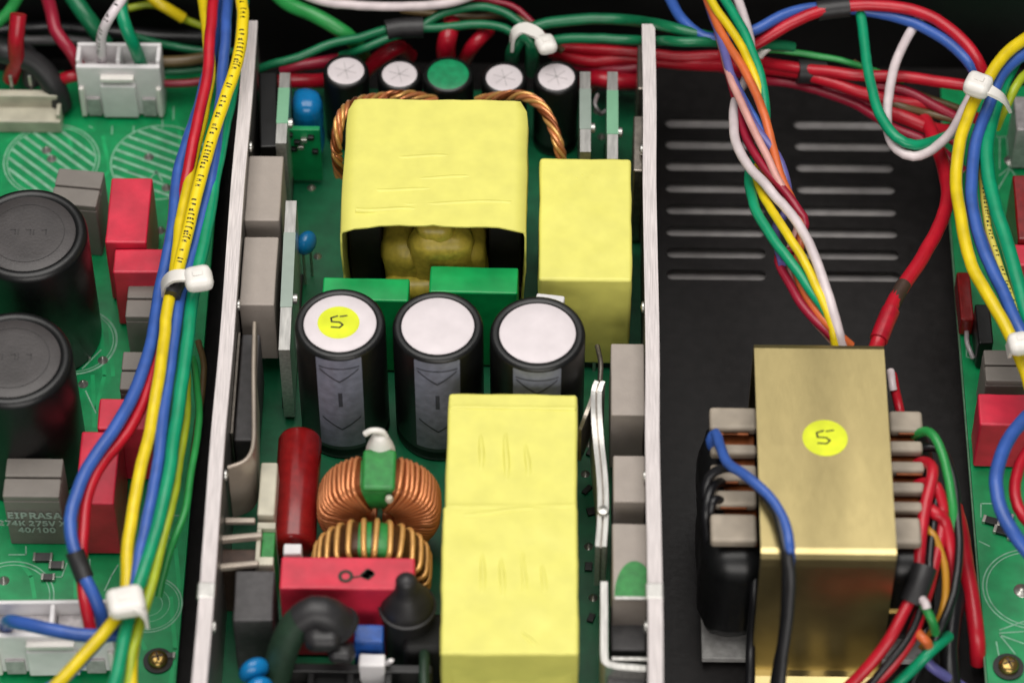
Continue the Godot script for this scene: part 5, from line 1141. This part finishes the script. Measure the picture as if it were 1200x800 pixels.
func harness_transformer() -> void:
	var g := "wires of the gold transformer"
	wire("blue_wire", [V(58.9,41,45.9),V(53.8,44,46.5),V(52.3,48,46.1),V(53.6,50,45.4),V(54.5,52,50.7),V(56.2,55,58.4),V(60.6,59.5,65.6),V(66,60.5,72.4),V(69.5,60.5,79.3),V(71,60,86.2),V(71.5,57,88.8),V(71.7,48,92.6)], 1.35, "w_blue", "blue wire rising from the left tabs over the transformer's front corner", g)
	wire("black_wire", [V(56.4,38,63.5),V(51.3,44,63.5),V(51.8,50,59.1),V(57.1,54,59),V(61.9,58.6,66.3),V(66.4,59.6,73.9),V(69,59.6,81.8),V(70.2,58,88.5),V(70.7,50,94),V(70.4,42,99),V(69,28,105.3),V(67.8,16,110.6)], 1.3, "w_black", "black wire beside the blue one, falling down the transformer's front", g)
	wire("black_wire", [V(70.7,59,89.7),V(71.5,54,94.1),V(71.4,46,99),V(70.3,36,105.3),V(69.4,24,113.1)], 1.3, "shrink", "black sheath continuing the blue wire down the transformer's front", g)
	wire("black_wire", [V(59.1,41,54.7),V(54.8,46,57.8),V(52.2,48.5,62.1),V(50.9,46,67.7),V(51.7,36,71.4),V(53.6,18,72.5)], 1.2, "w_black", "outer black wire dropping past the left tabs", g)
	wire("black_wire", [V(59,41,62.4),V(55.2,46,64.1),V(53.3,48,65.3),V(52.2,46,67.6),V(52.9,34,70),V(54.4,18,72.5)], 1.2, "w_black", "inner black wire dropping past the left tabs", g)
	wire("black_wire", [V(64.5,40,74),V(63.9,30,83.2),V(63.7,14,88.5),V(63.3,4,103.2)], 1.3, "w_black", "black wire running down beside the transformer's left foot", g)
	wire("green_wire", [V(105.8,41,39.7),V(107.5,46,41.4),V(109,48.5,42.7),V(110.7,50,45.7),V(112.5,49,50.5),V(114.2,46,57.6),V(115.2,42,65),V(115.9,36,70.5),V(115.7,28,75.8)], 1.25, "w_leaf", "light green wire leaving the right tabs", g)
	wire("red_wire", [V(105.8,41,48.3),V(108,45,50.1),V(109.5,47,52.6),V(109.6,48,56.4),V(108,46,64.2),V(106.5,43,72.8),V(105.3,38,82.7),V(102.7,36,88.8),V(98.3,32,96.1),V(92.9,26,101.1),V(87,20,105.1),V(80.7,14,109.2)], 1.6, "w_red", "upper bright red wire sweeping round the transformer's right foot", g)
	wire("red_wire", [V(105.4,41,55.2),V(108.5,45,56.9),V(110.8,46,58.7),V(112.4,43,62.5),V(111.7,40,70.7),V(109.2,38,80),V(106.4,34,88.4),V(103,29,95.7),V(97.8,24,101.3),V(92,18,104.3),V(86.4,12,107.9)], 1.6, "w_red", "lower bright red wire sweeping round the transformer's right foot", g)
	wire("red_wire", [V(105.2,40,60.8),V(108.4,43,63.1),V(110.5,44,66),V(112.7,42,66.7),V(114.3,38,71.9),V(115.9,28,78.4)], 1.7, "w_red", "short red wire under the green one at the right tabs", g)
	wire("ochre_wire", [V(105.1,38,66.1),V(107.8,41,68.2),V(109.8,42,71),V(111.4,40,73.4),V(112.8,37,79.3),V(112.7,33,84.5),V(111.1,28,88.6),V(107.2,22,93.1)], 1.0, "w_ochre", "thin ochre wire bowing right of the sheathed red wires", g)
	wire("black_wire", [V(106,41,44.4),V(108.7,45,45.9),V(113,46,47.2),V(115.4,45,54.1),V(116.6,42,63.9),V(116.8,38,74.6),V(115,34,83.8),V(111.9,30,91),V(108.7,24,95.5),V(105.2,16,99.7)], 1.15, "w_black", "long black wire arching past the green one right of the transformer", g)
	wire("black_wire", [V(105.7,40,51.4),V(108.4,44,53.5),V(111.4,45,56.9),V(110.5,43,64.7),V(108.7,41,75.4),V(107.6,38,84),V(103.7,32,94.5),V(96.8,26,102.1),V(89.2,18,107.7)], 1.0, "w_black", "thin black wire between the two sweeping red wires", g)
	wire("red_wire", [V(120.5,10,40.1),V(120.9,16,53.8),V(121.6,18,71.6),V(122.8,14,83.7),V(124.1,6,86.4)], 2.2, "w_red", "thick dark red lead lying against the right board's edge", g)
	var s := thing("heat_shrink", "black heat-shrink sleeve gathering the transformer's red wires", "sleeve", V(105.8,39,84.4), "")
	part("sleeve", tube(smooth_path([V(107.3,41,80.5) - V(105.8,39,84.4), V(0, 0, 0), V(103.9,36,88.2) - V(105.8,39,84.4)]), 3.2, 16), "shrink", s)
	wire("green_wire", [V(114.3,24,90.4),V(110.2,27,95.8),V(107,26,98.6),V(103.8,22,100),V(98.4,16,103),V(92.1,10,106.5)], 1.5, "w_green", "green wire crossing to the bottom edge right of the transformer", g)
	wire("green_wire", [V(106.2,37,88.4),V(107.5,37,91.5),V(109.1,35,93.8),V(110.4,30,93.6)], 1.2, "w_leaf", "short green and white wire end below the black sleeve", g)
	wire("white_wire", [V(105.7,38,88),V(106.8,38.6,90.5),V(107.2,38,91.4)], 1.2, "w_white", "white wire end below the black sleeve", g)
	wire("pink_wire", [V(104.8,30,91.8),V(106.3,31,95.1),V(107.7,30,96.3),V(109.1,24,95.7)], 1.3, "w_orange", "short orange-pink wire end between red and green wires", g)
	wire("violet_wire", [V(107.2,22,94.2),V(109.8,20,97),V(113.7,16,97.5),V(119.2,10,97.3),V(123.8,6,101)], 1.4, "w_violet", "violet wire leaving the bottom edge beside the right board", g)
	wire("red_wire", [V(102.1,40,18),V(102.1,42,23.8),V(102.7,44,31),V(103.4,42,33.7)], 1.3, "w_red", "short red wire behind the transformer's right tabs", g)
	wire("white_wire", [V(101.2,44,19.9),V(101.3,45,24.1),V(101.8,44,26.2)], 1.1, "w_white", "white wire end at the transformer's back right corner", g)
	wire("black_wire", [V(119.8,16,70.3),V(116.8,18,79.7),V(115,16,91.7),V(116.1,10,103.6)], 2.6, "w_black", "thick black wire lying between the red lead and the green wire", g)
